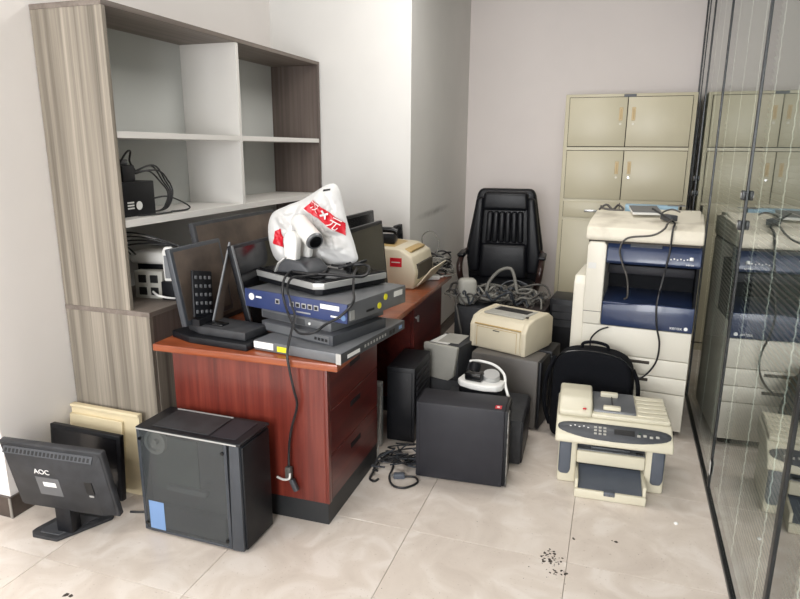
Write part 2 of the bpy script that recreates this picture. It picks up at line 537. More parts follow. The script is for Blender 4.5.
# local: y along the glass, x = 0 is the face towards the room
box('bottom_rail', 'frame', gp, -0.010, 0.07, -2.1, 5.86, 0.0, 0.020, bev=0.002, seg=1)
box('top_rail', 'frame', gp, -0.01, 0.07, -2.1, 5.86, 2.95, ZC, bev=0.002, seg=1)
posts = [-0.6, 0.62, 1.845, 3.03, 4.27, 5.25, 5.84]
for p in posts:
    wd = {1.845: 0.028, 5.84: 0.03}.get(p, 0.016)
    box('mullion', 'frame', gp, -0.006, 0.065, p - wd / 2, p + wd / 2, 0.020, 2.95, bev=0.002, seg=1)
box('mullion', 'frame', gp, -0.004, 0.065, 5.62, 5.632, 0.028, 2.95, bev=0.002, seg=1)
for a, b in zip(posts[:-1], posts[1:]):
    box('pane', 'glass', gp, 0.0, 0.003, a + 0.008, b - 0.008, 0.020, 2.95, smooth=None)
    bl = MB()
    z = 0.06
    tilt = Matrix.Rotation(R(62), 3, 'Y')
    while z < 2.92:
        bl.box(0.020, 0.046, a + 0.03, b - 0.03, z - 0.0006, z + 0.0006, rot=tilt)
        z += 0.0215
    o = bl.build('blind_slats', 'slat', gp); o['kind'] = 'stuff'
    box('blind_rail', 'silver', gp, 0.020, 0.046, a + 0.03, b - 0.03, 0.032, 0.046, bev=0.002, seg=1)
    n_ = 3 if b - a > 0.8 else 2
    for k in range(n_):
        yy = a + (b - a) * (k + 0.5) / n_
        cd = MB()
        pts = []
        z = 0.05
        s = 1
        while z < 2.92:
            pts.append((0.016, yy + s * 0.006, z)); z += 0.0215; s = -s
        cd.tube(pts, 0.0022, n=4, sub=1)
        cd.build('blind_cord', 'cordw', gp)
# hinges, lock patches and a paper tag on the mullions
for yy, z, w_ in ((5.25, 1.376, 0.05), (5.25, 1.267, 0.05), (3.03, 1.395, 0.045), (3.03, 1.269, 0.035)):
    h = box('lock_patch', 'frame', gp, -0.022, -0.006, yy - w_ / 2, yy + w_ / 2, z - 0.02, z + 0.02, bev=0.003)
    if yy < 4:
        box('lock_plate', 'steel', h, -0.0245, -0.022, yy - w_ * 0.28, yy + w_ * 0.28, z - 0.012, z + 0.012, bev=0.001, seg=1)
box('paper_tag', 'paper', gp, -0.0075, -0.006, 3.0, 3.03, 0.10, 0.165, smooth=None)

# ------------------------------------------------------------------ bookcase
bc = thing('bookcase', 'tall grey wood bookcase with white shelves standing against the left wall', 'bookcase', (0, 0, 0))
BX0, BX1, BY0, BY1, BZ = XL + 0.003, -2.013, 2.19, 4.172, 2.158
box('side_panel', 'grey_wood', bc, BX0, BX1, BY0, BY0 + 0.022, 0.868, BZ - 0.022, bev=0.001, seg=1)
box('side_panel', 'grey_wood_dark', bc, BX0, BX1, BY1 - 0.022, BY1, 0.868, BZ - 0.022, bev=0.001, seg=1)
box('top_panel', 'grey_wood_h', bc, BX0, BX1 + 0.001, BY0 - 0.001, BY1, BZ - 0.022, BZ, bev=0.001, seg=1)
box('back_panel', 'grey_board', bc, BX0, BX0 + 0.010, BY0 + 0.022, BY1 - 0.022, 0.868, BZ - 0.022)
box('divider', 'white_board', bc, BX0 + 0.010, BX1 - 0.004, 3.150, 3.176, 1.268, BZ - 0.022, bev=0.0008, seg=1)
for a, b in ((BY0 + 0.022, 3.150), (3.176, BY1 - 0.022)):
    box('shelf', 'white_board', bc, BX0 + 0.010, BX1 - 0.002, a, b, 1.618, 1.645, bev=0.0008, seg=1)
box('shelf', 'white_board', bc, BX0 + 0.010, BX1 - 0.002, BY0 + 0.022, BY1 - 0.022, 1.236, 1.268, bev=0.0008, seg=1)
CX1 = -1.914
cbm = MB()
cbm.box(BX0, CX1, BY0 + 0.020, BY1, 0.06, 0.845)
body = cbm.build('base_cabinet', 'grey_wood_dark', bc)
box('side_panel', 'grey_wood', bc, BX0, CX1, BY0, BY0 + 0.020, 0.0, 0.848, bev=0.001, seg=1)
box('counter_top', 'grey_wood_h', bc, BX0, CX1 + 0.004, BY0 - 0.002, BY1, 0.846, 0.868, bev=0.001, seg=1)
box('kick_board', 'base', bc, BX0 + 0.02, CX1 - 0.03, BY0 + 0.02, BY1 - 0.01, 0.0, 0.06)
for k in range(4):
    a = BY0 + 0.024 + k * 0.487
    box('door', 'grey_wood', bc, CX1, CX1 + 0.002, a, a + 0.482, 0.07, 0.70, bev=0.0005, seg=1)

# ------------------------------------------------------------------ desk
dk = thing('desk', 'red brown wooden office desk piled with discarded electronics', 'desk', (-0.99, 2.155, 0), 1.0)
DL = 1.99
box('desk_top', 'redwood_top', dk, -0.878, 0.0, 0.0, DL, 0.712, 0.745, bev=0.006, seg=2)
ep = box('end_panel', 'redwood', dk, -0.795, -0.072, 0.024, 0.046, 0.105, 0.712, bev=0.001, seg=1)
box('corner_post', 'redwood', dk, -0.072, -0.056, 0.022, 0.050, 0.105, 0.712, bev=0.003, seg=2)
box('pedestal_body', 'redwood_shaded', dk, -0.60, -0.078, 0.046, 0.630, 0.105, 0.712)
box('plinth', 'plinth', dk, -0.795, -0.066, 0.032, 0.640, 0.0, 0.105, bev=0.002, seg=1)
zs = [(0.110, 0.315), (0.319, 0.518), (0.522, 0.708)]
for a, b in zs:
    d = box('drawer', 'redwood_shaded', dk, -0.078, -0.058, 0.054, 0.624, a, b, bev=0.002, seg=1)
    zz = b - 0.055
    box('handle', 'black', d, -0.060, -0.0565, 0.27, 0.39, zz - 0.014, zz + 0.012, bev=0.001, seg=1)
MB().cyl((-0.059, 0.565, 0.665), (-0.052, 0.565, 0.665), 0.011).build('lock', 'steel', dk, 40)
box('back_board', 'redwood', dk, -0.795, -0.775, 0.046, DL - 0.04, 0.25, 0.712)
box('pedestal_body', 'redwood_shaded', dk, -0.60, -0.078, 1.27, DL - 0.05, 0.09, 0.712)
d = box('door', 'redwood_shaded', dk, -0.078, -0.058, 1.275, DL - 0.055, 0.10, 0.706, bev=0.002, seg=1)
MB().cyl((-0.058, 1.31, 0.60), (-0.050, 1.31, 0.60), 0.009).build('lock', 'steel', d, 40)
box('key', 'steel', d, -0.050, -0.038, 1.307, 1.313, 0.575, 0.615)
box('plinth', 'plinth', dk, -0.60, -0.07, 1.26, DL - 0.045, 0.0, 0.09)

# ------------------------------------------------------------------ steel filing cabinet
fc = thing('filing_cabinet', 'tall cream steel filing cabinet with four upper doors at the back wall', 'cabinet', (-0.437, 5.40, 0))
FW, FH, FD = 0.965, 2.005, 0.44
box('body', 'cabinet', fc, 0, FW, 0.004, FD, 0.0, FH, bev=0.004, seg=2)


def steel_door(x0, x1, z0, z1, hx, lock):
    d_ = box('door', 'cabinet', fc, x0, x1, -0.014, 0.006, z0, z1, bev=0.003, seg=2)
    zc = (z0 + z1) / 2 + 0.06
    box('pull', 'handle', d_, hx - 0.014, hx + 0.014, -0.0165, -0.012, zc - 0.05, zc + 0.05, bev=0.002, seg=1)
    box('pull_slot', 'tan', d_, hx - 0.006, hx + 0.006, -0.0172, -0.0165, zc - 0.038, zc + 0.038)
    MB().cyl((hx, -0.018, zc - 0.075), (hx, -0.012, zc - 0.075), 0.009, n=12).build('lock', 'steel' if lock else 'cream', d_, 40)


fr = MB()
fr.box(0.03, FW - 0.03, 0.0015, 0.005, 0.06, FH - 0.022)
fr.build('door_gap', 'gap', fc)
for z0, z1, lk in ((1.606, 1.978, False), (1.190, 1.572, True)):
    steel_door(0.034, 0.468, z0, z1, 0.425, False)
    steel_door(0.474, FW - 0.034, z0, z1, 0.518, lk)
for k in range(2):
    x0 = 0.034 + k * 0.44
    x1 = x0 + (0.434 if k == 0 else 0.442)
    d = box('drawer', 'cabinet', fc, x0, x1, -0.014, 0.006, 1.038, 1.166, bev=0.003)
    box('handle', 'steel', d, (x0 + x1) / 2 - 0.05, (x0 + x1) / 2 + 0.05, -0.022, -0.014, 1.085, 1.105, bev=0.003)
steel_door(0.034, 0.468, 0.075, 1.014, 0.425, False)
steel_door(0.474, FW - 0.034, 0.075, 1.014, 0.518, True)
for z in (1.588, 1.178, 1.026):
    box('cross_rail', 'cabinet', fc, 0.03, FW - 0.03, -0.006, 0.006, z - 0.012, z + 0.012, bev=0.001, seg=1)
box('name_plate', 'grey_dark', fc, FW / 2 - 0.045, FW / 2 + 0.045, -0.002, 0.003, FH - 0.026, FH - 0.004, bev=0.001, seg=1)

# ------------------------------------------------------------------ office chair
ch = thing('office_chair', 'black leather executive office chair with wooden arms by the back wall', 'chair', (-0.835, 5.06, 0), 4.0)
shell = [(-0.235, 1.235), (-0.205, 1.268), (0.205, 1.268), (0.235, 1.235), (0.315, 0.78), (0.29, 0.50), (-0.29, 0.50), (-0.315, 0.78)]
MB().prism(shell, 'y', 0.12, 0.205, bev=0.025, seg=3).build('back_shell', 'leather', ch, 60)
MB().prism([(-0.175, 1.245), (0.175, 1.245), (0.19, 1.095), (-0.19, 1.095)], 'y', 0.055, 0.15, bev=0.03, seg=4).build('head_pad', 'leather', ch, 60)
pl = MB()
for k in range(6):
    a = -0.145 + k * 0.0485
    pl.prism([(a, 1.085), (a + 0.0475, 1.085), (a + 0.0475 + 0.004 * (k - 2.5), 0.83), (a + 0.004 * (k - 2.5), 0.83)], 'y', 0.075, 0.15, bev=0.018, seg=3)
pl.build('pleated_pad', 'leather', ch, 60)
MB().prism([(-0.19, 0.825), (0.19, 0.825), (0.20, 0.53), (-0.20, 0.53)], 'y', 0.045, 0.15, bev=0.035, seg=4).build('lumbar_pad', 'leather', ch, 60)
for s in (-1, 1):
    MB().prism([(s * 0.17, 1.20), (s * 0.235, 1.20), (s * 0.305, 0.72), (s * 0.285, 0.58), (s * 0.195, 0.58)], 'y', 0.05, 0.16, bev=0.03, seg=4).build('side_bolster', 'leather', ch, 60)
MB().box(-0.265, 0.265, -0.40, 0.13, 0.42, 0.54, bev=0.05, seg=4).build('seat', 'leather', ch, 60)
for s in (-1, 1):
    a = MB()
    a.tube([(s * 0.29, 0.16, 0.76), (s * 0.32, 0.03, 0.74), (s * 0.32, -0.14, 0.715), (s * 0.315, -0.22, 0.66), (s * 0.30, -0.20, 0.56), (s * 0.27, -0.10, 0.46)], 0.024, n=8)
    ao = a.build('armrest', 'rosewood', ch, 60)
    box('arm_pad', 'leather', ao, s * 0.32 - 0.03, s * 0.32 + 0.03, -0.15, 0.08, 0.735, 0.765, bev=0.012, seg=3)
MB().cyl((0, -0.12, 0.12), (0, -0.12, 0.43), 0.03).build('gas_lift', 'black', ch, 40)
for k in range(5):
    t = 2 * math.pi * k / 5 + 0.3
    e = (0.29 * math.cos(t), -0.12 + 0.29 * math.sin(t))
    lg = MB().cyl((0, -0.12, 0.13), (e[0], e[1], 0.075), 0.028, 0.018, n=10).build('leg', 'rosewood', ch, 40)
    MB().cyl((e[0] - 0.02, e[1], 0.03), (e[0] + 0.02, e[1], 0.03), 0.03, n=14).build('caster', 'black', lg, 40)

# ------------------------------------------------------------------ copier
cp = thing('photocopier', 'large cream and navy photocopier standing beside the glass partition', 'photocopier', (-0.125, 3.645, 0), -4.8)
W, D = 0.578, 0.60
box('base', 'gap', cp, 0.03, W - 0.03, 0.03, D - 0.03, 0.0, 0.035)
box('lower_body', 'cream', cp, 0, W, 0.012, D, 0.035, 0.70, bev=0.004)
zr = [(0.038, 0.252), (0.256, 0.346), (0.350, 0.446)]
for k, (a, b) in enumerate(zr):
    d = box('paper_tray', 'cream', cp, 0.004, W - 0.002, -0.004, 0.013, a, b, bev=0.004)
    if k > 0:
        box('grip', 'gap', d, 0.20, 0.38, -0.006, 0.0, b - 0.034, b - 0.014, bev=0.004)
box('front_panel', 'cream', cp, 0.004, W - 0.002, -0.004, 0.013, 0.450, 0.612, bev=0.004)
# left cream column
MB().prism([(0.0, 0.616), (0.10, 0.616), (0.104, 1.068), (0.09, 1.086), (0.012, 1.086), (0.002, 1.06)], 'y', -0.018, 0.10, bev=0.006, seg=3).build('column_cover', 'cream', cp, 50)
box('column_seam', 'gap', cp, 0.002, 0.10, -0.0186, -0.015, 0.688, 0.691)
box('column_label', 'paper', cp, 0.012, 0.055, -0.0192, -0.0175, 0.935, 0.968)
# output recess
rc = MB()
rc.box(0.10, W, 0.296, 0.305, 0.70, 1.0); rc.box(0.10, W - 0.014, 0.0, 0.296, 0.985, 0.995)
rc.box(W - 0.014, W, 0.0, 0.30, 0.70, 1.0)
rc.build('recess_wall', 'navy_dark', cp)
box('output_tray', 'navy', cp, 0.10, W - 0.014, 0.0, 0.30, 0.745, 0.765, bev=0.004, rot=Matrix.Rotation(R(6), 3, 'X'))
box('inner_bar', 'charcoal', cp, 0.10, W - 0.014, 0.22, 0.30, 0.875, 0.925, bev=0.004)
box('rear_body', 'cream', cp, 0, W, 0.305, D, 0.70, 1.08, bev=0.006)
box('left_wall', 'cream', cp, 0, 0.10, 0.09, 0.31, 0.70, 1.08)
dr = MB()
dr.prism([(0.102, 0.617), (W - 0.002, 0.617), (W, 0.755), (0.35, 0.758), (0.104, 0.735)], 'y', -0.016, 0.02, bev=0.005)
dro = dr.build('front_door', 'navy', cp, 50)
text('brand_print', 'xerox', 0.026, 'white_print', dro, face_y(W - 0.085, -0.0168, 0.640))
MB().cyl((W - 0.035, -0.0172, 0.640), (W - 0.035, -0.015, 0.640), 0.010, n=16).build('brand_ball', 'white_print', dro, 40)
# control panel
cpn = MB().prism([(-0.03, 0.985), (-0.012, 0.970), (0.11, 0.972), (0.11, 1.088), (0.02, 1.082), (-0.012, 1.05)], 'x', 0.106, W + 0.004, bev=0.006, seg=3).build('control_panel', 'navy', cp, 50)
rot = Matrix.Rotation(R(0), 3, 'X')
box('touch_screen', 'grey_metal', cpn, 0.225, 0.385, -0.001, 0.014, 1.057, 1.0858, rot=Matrix.Rotation(R(40), 3, 'X'))
for k in range(6):
    box('key', 'white_print', cpn, 0.43 + 0.016 * k, 0.437 + 0.016 * k, -0.0287, -0.022, 1.012 + 0.004 * (k % 2), 1.018 + 0.004 * (k % 2))
MB().cyl((W - 0.045, -0.024, 1.03), (W - 0.045, -0.030, 1.015), 0.010, n=14).build('start_key', 'white_print', cpn, 40)
text('brand_print', 'xerox', 0.016, 'white_print', cpn, face_y(W - 0.05, -0.0296, 0.992))
# scanner lid / document feeder
MB().prism([(-0.02, 1.094), (0.60, 1.094), (0.60, 1.205), (0.40, 1.222), (0.10, 1.194), (-0.008, 1.165), (-0.022, 1.12)], 'x', -0.012, W + 0.006, bev=0.010, seg=3).build('scanner_lid', 'cream_dirty', cp, 50)
box('scanner_gap', 'gap', cp, 0.004, W - 0.004, 0.0, D - 0.01, 1.08, 1.096)
fd = MB().prism([(0.14, 1.19), (0.56, 1.20), (0.56, 1.228), (0.42, 1.236), (0.16, 1.196)], 'x', 0.20, W - 0.01, bev=0.006).build('feeder_tray', 'cream_dirty', cp, 50)
# side unit low on the left
MB().prism([(0.06, 0.02), (0.50, 0.02), (0.50, 0.87), (0.10, 0.87), (0.06, 0.83)], 'x', -0.07, -0.001, bev=0.008, seg=3).build('side_cover', 'cream', cp, 50)

# things lying on the copier
pb = thing('paper_pad', 'grey covered pad of papers lying tilted on the photocopier lid', 'papers', (0.10, 3.83, 1.222), 6)
box('sheet_block', 'paper', pb, 0, 0.15, 0, 0.19, 0.0, 0.014, bev=0.001, rot=Matrix.Rotation(R(6), 3, 'X'), piv=(0, 0, 0))
box('cover', 'grey_metal', pb, 0.0, 0.155, -0.004, 0.19, 0.0145, 0.0175, rot=Matrix.Rotation(R(6), 3, 'X'), piv=(0, 0, 0))
ct = thing('flat_carton', 'pale blue flat carton at the back of the photocopier lid', 'box', (0.0, 4.13, 1.212), -5)
box('carton_body', 'pale_blue', ct, 0.06, 0.36, 0.0, 0.09, 0.0, 0.042, bev=0.002)
box('carton_flap', 'grey_metal', ct, 0.30, 0.40, -0.002, 0.088, 0.0425, 0.0445)
MBc = MB().tube([(-0.09, 4.10, 1.222), (-0.05, 4.13, 1.25), (-0.01, 4.08, 1.225), (0.02, 4.12, 1.25), (0.05, 4.07, 1.228), (0.01, 4.05, 1.224), (-0.06, 4.06, 1.232), (-0.08, 4.12, 1.24)], 0.007)
tag(MBc.build('cable_coil', 'cable_dusty', None, 60), 'small dusty cable coil behind the photocopier lid, left of the blue carton', 'cable')

# ------------------------------------------------------------------ cables on the copier
def cable(name, label, pts, r, material='cable', cat='cable', group=None, n=6):
    return tag(MB().tube(pts, r, n=n).build(name, material, None, 60), label, cat, group)


cable('power_cable', 'dark power cord hanging over the right of the photocopier front down to the bag',
      [(0.20, 3.80, 1.262), (0.27, 3.72, 1.225), (0.31, 3.66, 1.20), (0.30, 3.60, 1.17), (0.292, 3.555, 1.05), (0.272, 3.56, 0.90), (0.255, 3.54, 0.78), (0.265, 3.545, 0.66), (0.29, 3.56, 0.55), (0.28, 3.56, 0.44), (0.22, 3.55, 0.355), (0.15, 3.545, 0.345), (0.08, 3.545, 0.40), (0.04, 3.545, 0.47)], 0.0055)
cable('power_cable', 'grey cord looping over the middle of the photocopier front',
      [(0.30, 3.68, 1.216), (0.275, 3.62, 1.205), (0.255, 3.575, 1.175), (0.20, 3.575, 1.14), (0.08, 3.590, 1.118), (0.045, 3.580, 1.06), (0.06, 3.58, 0.99), (0.095, 3.575, 0.90), (0.105, 3.59, 0.80), (0.09, 3.62, 0.775)], 0.0055, 'cable_dusty')
cable('power_cable', 'short black cord looping beside the navy copier door above the bag',
      [(0.02, 3.60, 0.61), (-0.03, 3.60, 0.585), (-0.07, 3.60, 0.53), (-0.06, 3.585, 0.47), (-0.02, 3.55, 0.44), (0.03, 3.52, 0.43)], 0.005)
ad = thing('power_adapter', 'grey power adapter knotted in cord on top of the photocopier', 'adapter', (0.285, 3.74, 1.205), 30)
box('adapter_body', 'grey_dark', ad, -0.022, 0.022, -0.05, 0.05, 0.0, 0.032, bev=0.006)
MB().tube([(0, 0.05, 0.016), (0.02, 0.09, 0.035), (0.08, 0.10, 0.05), (0.10, 0.05, 0.04)], 0.005).build('lead', 'cable_dusty', ad, 60)

# ------------------------------------------------------------------ black laptop backpack
bp = thing('backpack', 'black fabric laptop backpack leaning against the photocopier front', 'backpack', (-0.04, 3.435, 0), -6)
out = [(-0.20, 0.0), (0.20, 0.0), (0.215, 0.06), (0.212, 0.40), (0.19, 0.475), (0.13, 0.515), (0.0, 0.53), (-0.13, 0.515), (-0.19, 0.475), (-0.212, 0.40), (-0.215, 0.06)]
MB().prism(out, 'y', -0.07, 0.085, bev=0.035, seg=4).build('main_body', 'fabric', bp, 70)
MB().prism([(-0.17, 0.03), (0.17, 0.03), (0.175, 0.26), (0.13, 0.31), (-0.13, 0.31), (-0.175, 0.26)], 'y', -0.105, -0.05, bev=0.025, seg=3).build('front_pocket', 'fabric', bp, 70)
zp = [(x * 0.965, -0.048, z * 0.985 + 0.002) for x, z in out[2:]]
MB().tube(zp, 0.004, n=5).build('zip', 'black_gloss', bp, 60)
MB().tube([(-0.07, 0.01, 0.52), (-0.06, 0.0, 0.552), (0.0, -0.005, 0.565), (0.06, 0.0, 0.552), (0.07, 0.01, 0.52)], 0.009, n=8).build('carry_handle', 'fabric', bp, 60)
MB().tube([(0.205, -0.01, 0.44), (0.235, -0.015, 0.36), (0.24, 0.0, 0.22), (0.215, 0.01, 0.08)], 0.012, n=6).build('strap', 'fabric', bp, 60)
MB().tube([(-0.205, -0.01, 0.46), (-0.245, -0.03, 0.34), (-0.25, -0.03, 0.18), (-0.22, 0.0, 0.05)], 0.014, n=6).build('strap', 'fabric', bp, 60)

# ------------------------------------------------------------------ multifunction printer on the floor
mp_ = thing('multifunction_printer', 'yellowed cream multifunction printer with dark control panel on the tile floor', 'printer', (-0.165, 2.895, 0), 3.0)
MW, MD = 0.485, 0.335
for x0, x1 in ((0.0, 0.088), (MW - 0.088, MW)):
    MB().prism([(0.0, 0.0), (MD, 0.0), (MD, 0.30), (0.05, 0.30), (0.0, 0.26)], 'x', x0, x1, bev=0.012, seg=3).build('side_pillar', 'yellow_cream', mp_, 50)
for x0, x1, sx in ((0.004, 0.062, 0), (MW - 0.062, MW - 0.004, 1)):
    MB().prism([(x0, 0.055), (x0 + 0.012, 0.045), (x1 - 0.01, 0.045), (x1, 0.07), (x1, 0.262), (x0, 0.262)], 'y', -0.007, 0.06, bev=0.010, seg=3).build('side_grip', 'blue_grey', mp_, 50)
box('main_body', 'yellow_cream', mp_, 0.085, MW - 0.085, 0.06, MD, 0.0, 0.30)
box('front_door', 'yellow_cream', mp_, 0.088, MW - 0.088, -0.004, 0.07, 0.112, 0.176, bev=0.008, seg=3)
box('output_slot', 'grey_dark', mp_, 0.088, MW - 0.088, 0.055, 0.062, 0.176, 0.262)
box('output_bay', 'grey_metal', mp_, 0.088, MW - 0.088, 0.01, 0.066, 0.168, 0.180, bev=0.002)
box('output_flap', 'grey_dark', mp_, 0.15, 0.33, 0.02, 0.05, 0.18, 0.194, bev=0.004)
box('slot_button', 'port', mp_, MW - 0.13, MW - 0.10, 0.012, 0.024, 0.18, 0.186)
# paper tray pulled out in front
tb = MB()
tb.box(0.085, MW - 0.085, -0.125, 0.06, 0.0, 0.012, bev=0.003)
tb.box(0.085, 0.100, -0.115, 0.06, 0.0, 0.085, bev=0.004)
tb.box(MW - 0.100, MW - 0.085, -0.115, 0.06, 0.0, 0.085, bev=0.004)
tb.box(0.085, MW - 0.085, -0.130, -0.112, 0.0, 0.042, bev=0.004)
tr_ = tb.build('input_tray', 'yellow_cream', mp_, 50)
MB().prism([(-0.112, 0.035), (-0.108, 0.040), (0.055, 0.088), (0.055, 0.080)], 'x', 0.101, MW - 0.101).build('tray_cover', 'blue_grey', tr_)
box('tray_cavity', 'port', tr_, 0.101, MW - 0.101, 0.045, 0.055, 0.02, 0.118)
box('tray_latch', 'blue_grey', tr_, 0.215, 0.265, -0.135, -0.108, 0.026, 0.046, bev=0.004)
for k in range(2):
    box('latch_button', 'grey_metal', tr_, 0.222 + 0.022 * k, 0.238 + 0.022 * k, -0.137, -0.134, 0.03, 0.040, bev=0.001, seg=1)
# scanner unit and control panel
MB().prism([(-0.075, 0.276), (-0.045, 0.262), (MD, 0.285), (MD, 0.365), (0.04, 0.365), (-0.065, 0.312)], 'x', -0.018, MW + 0.018, bev=0.010, seg=3).build('scanner_body', 'yellow_cream', mp_, 50)
pa = MB()
th = math.atan2(0.365 - 0.312, 0.04 + 0.065)
# oval dark fascia lying on the sloped front of the scanner body
N = 28
pts_t = []
for k in range(N):
    t = 2 * math.pi * k / N
    sx = math.copysign(abs(math.cos(t)) ** 0.8, math.cos(t)); sz = math.copysign(abs(math.sin(t)) ** 0.8, math.sin(t))
    pts_t.append((MW / 2 + sx * 0.252, sz * 0.045 - 0.012 * (1 - sx * sx)))
q = [(x, v) for x, v in pts_t]
Q4 = Matrix.Translation((0, -0.024, 0.3315)) @ Matrix.Rotation(th + 0.10, 4, 'X')
pa.prism(q, 'z', 0.0, 0.008, bev=0.002, seg=1).xform(Q4)
pn = pa.build('control_panel', 'grey_dark', mp_, 50)


def panel_box(name, material, x0, x1, v0, v1, h=0.0105):
    b_ = MB().box(x0, x1, v0, v1, 0.007, h, bev=0.0008, seg=1).xform(Q4)
    return b_.build(name, material, pn, 40)


panel_box('display', 'port', 0.245, 0.335, -0.018, 0.010)
for k in range(9):
    panel_box('key', 'grey_plastic', 0.155 + 0.021 * (k % 3), 0.168 + 0.021 * (k % 3), -0.030 + 0.017 * (k // 3), -0.020 + 0.017 * (k // 3))
for k in range(5):
    panel_box('key', 'white_print', 0.045 + 0.02 * k, 0.053 + 0.02 * k, 0.0 + 0.006 * (k % 2), 0.005 + 0.006 * (k % 2), 0.009)
for k in range(4):
    panel_box('key', 'grey_plastic', 0.345 + 0.027 * k, 0.360 + 0.027 * k, -0.020 + 0.004 * (k % 2), -0.008 + 0.004 * (k % 2))
panel_box('start_key', 'pcb', 0.352, 0.364, -0.004, 0.006)
# lid: feeder hump, feeder tray, ridged cover
MB().prism([(0.028, 0.362), (0.030, 0.395), (0.10, 0.438), (0.17, 0.448), (0.28, 0.440), (MD, 0.39), (MD, 0.362)], 'x', -0.010, 0.145, bev=0.014, seg=3).build('feeder_cover', 'yellow_cream', mp_, 50)
MB().cyl((0.108, 0.037, 0.408), (0.108, 0.034, 0.404), 0.009, n=14).build('brand_dot', 'red', mp_, 40)
box('lid', 'yellow_cream', mp_, 0.143, MW + 0.008, 0.035, MD, 0.364, 0.385, bev=0.006, seg=2)
tray = MB().prism([(0.065, 0.384), (0.305, 0.384), (0.305, 0.398), (0.28, 0.406), (0.07, 0.396)], 'x', 0.150, 0.345, bev=0.004).build('feeder_tray', 'grey_plastic', mp_, 40)
tray.data.materials[0] = M['grey_metal']
box('slot', 'port', tray, 0.236, 0.240, 0.11, 0.23, 0.3985, 0.4065, rot=Matrix.Rotation(R(3.2), 3, 'X'))
box('paper_guide', 'yellow_cream', tray, 0.195, 0.275, 0.072, 0.100, 0.394, 0.414, bev=0.005, seg=2)
box('paper_guide', 'yellow_cream', tray, 0.185, 0.268, 0.222, 0.252, 0.402, 0.424, bev=0.005, seg=2)
for k in range(5):
    box('lid_rib', 'yellow_cream', mp_, 0.352, MW + 0.004, 0.06 + 0.052 * k, 0.096 + 0.052 * k, 0.384, 0.391, bev=0.003, seg=1)

for c_ in mp_.children:
    if c_.name.split('.')[0] in ('scanner_body', 'control_panel', 'feeder_cover', 'brand_dot', 'lid', 'feeder_tray', 'lid_rib'):
        c_.location.z -= 0.030

# ------------------------------------------------------------------ towers in the middle of the floor
def tower(name, label, loc, rz, w, d, h, material, front_mat=None, bev=0.008, cat='computer', front='-x', group=None):
    t_ = thing(name, label, cat, loc, rz, group)
    box('case', material, t_, 0, w, 0, d, 0.006, h, bev=bev, seg=2)
    for x in (0.03, w - 0.05):
        for y in (0.02, d - 0.05):
            box('foot', 'black', t_, x, x + 0.02, y, y + 0.02, 0.0, 0.008)
    return t_


t2 = tower('computer_tower', 'black computer tower with a small red sticker on its top corner', (-0.829, 2.700, 0), 3.5, 0.425, 0.195, 0.398, 'charcoal')
box('front_bezel', 'black', t2, 0.422, 0.440, 0.006, 0.190, 0.01, 0.394, bev=0.004)
box('chrome_strip', 'mottled', t2, 0.4385, 0.4440, 0.000, 0.040, 0.012, 0.390, bev=0.001, seg=1)
box('side_seam', 'black', t2, 0.018, 0.021, -0.0008, 0.001, 0.012, 0.39)
st = box('sticker', 'red', t2, 0.375, 0.405, 0.022, 0.062, 0.3982, 0.3988)
box('sticker_print', 'white_print', st, 0.383, 0.396, 0.034, 0.050, 0.3989, 0.3992)
for k in range(3):
    box('drive_bay', 'black_gloss', t2, 0.4395, 0.4425, 0.045, 0.18, 0.25 + 0.045 * k, 0.288 + 0.045 * k, bev=0.001, seg=1)

t3 = tower('computer_case', 'low dark desktop case lying flat behind the tower with the red sticker', (-0.80, 2.965, 0), 2.0, 0.445, 0.385, 0.245, 'black_dusty')
box('front_bezel', 'black', t3, 0.44, 0.452, 0.01, 0.375, 0.012, 0.235, bev=0.003)
for k in range(2):
    box('drive_bay', 'charcoal', t3, 0.4515, 0.4535, 0.22, 0.36, 0.15 + 0.045 * k, 0.188 + 0.045 * k, bev=0.001, seg=1)

# black and white headset standing on the low case
wc = thing('headset', 'black and white headset with a silver mesh disc behind the tower with the red sticker', 'headset', (-0.575, 3.045, 0.245), -8)
MB().box(-0.115, 0.115, -0.065, 0.075, 0.0, 0.178, bev=0.03, seg=4).build('visor_body', 'black', wc, 50)
MB().prism([(-0.118, -0.055), (-0.095, -0.085), (-0.03, -0.105), (0.04, -0.105), (0.10, -0.085), (0.122, -0.055), (0.12, 0.02), (-0.115, 0.02)], 'z', 0.150, 0.184, bev=0.010, seg=3).build('white_rim', 'white', wc, 50)
MB().box(-0.075, 0.015, -0.075, -0.015, 0.184, 0.226, bev=0.010, seg=3).build('lens_block', 'black_gloss', wc, 50)
MB().cyl((-0.06, 0.02, 0.20), (-0.06, 0.05, 0.235), 0.03, n=20).build('knob', 'black', wc, 40)
MB().cyl((0.045, 0.0, 0.178), (0.048, -0.012, 0.218), 0.046, 0.042, n=24).build('mesh_disc', 'silver', wc, 40)
MB().tube([(-0.10, 0.07, 0.238), (-0.04, 0.075, 0.246), (0.04, 0.07, 0.236), (0.10, 0.04, 0.205), (0.125, -0.01, 0.165), (0.150, -0.05, 0.138), (0.158, -0.06, 0.132)], 0.0075, n=8).build('head_band', 'white', wc, 60)
MB().tube([(-0.10, 0.07, 0.238), (-0.105, 0.06, 0.20), (-0.10, 0.05, 0.15)], 0.006, n=8).build('band_hinge', 'black', wc, 60)

t4 = tower('computer_tower', 'grey brown computer tower under the small cream laser printer', (-0.735, 3.485, 0), -9.0, 0.405, 0.20, 0.42, 'charcoal2', bev=0.016)
box('front_bezel', 'black', t4, 0.404, 0.422, 0.004, 0.196, 0.01, 0.415, bev=0.006)
t5 = tower('computer_tower', 'black computer tower wedged behind the grey brown tower below the laser printer', (-0.70, 3.705, 0), -9.0, 0.425, 0.20, 0.42, 'black', bev=0.006)

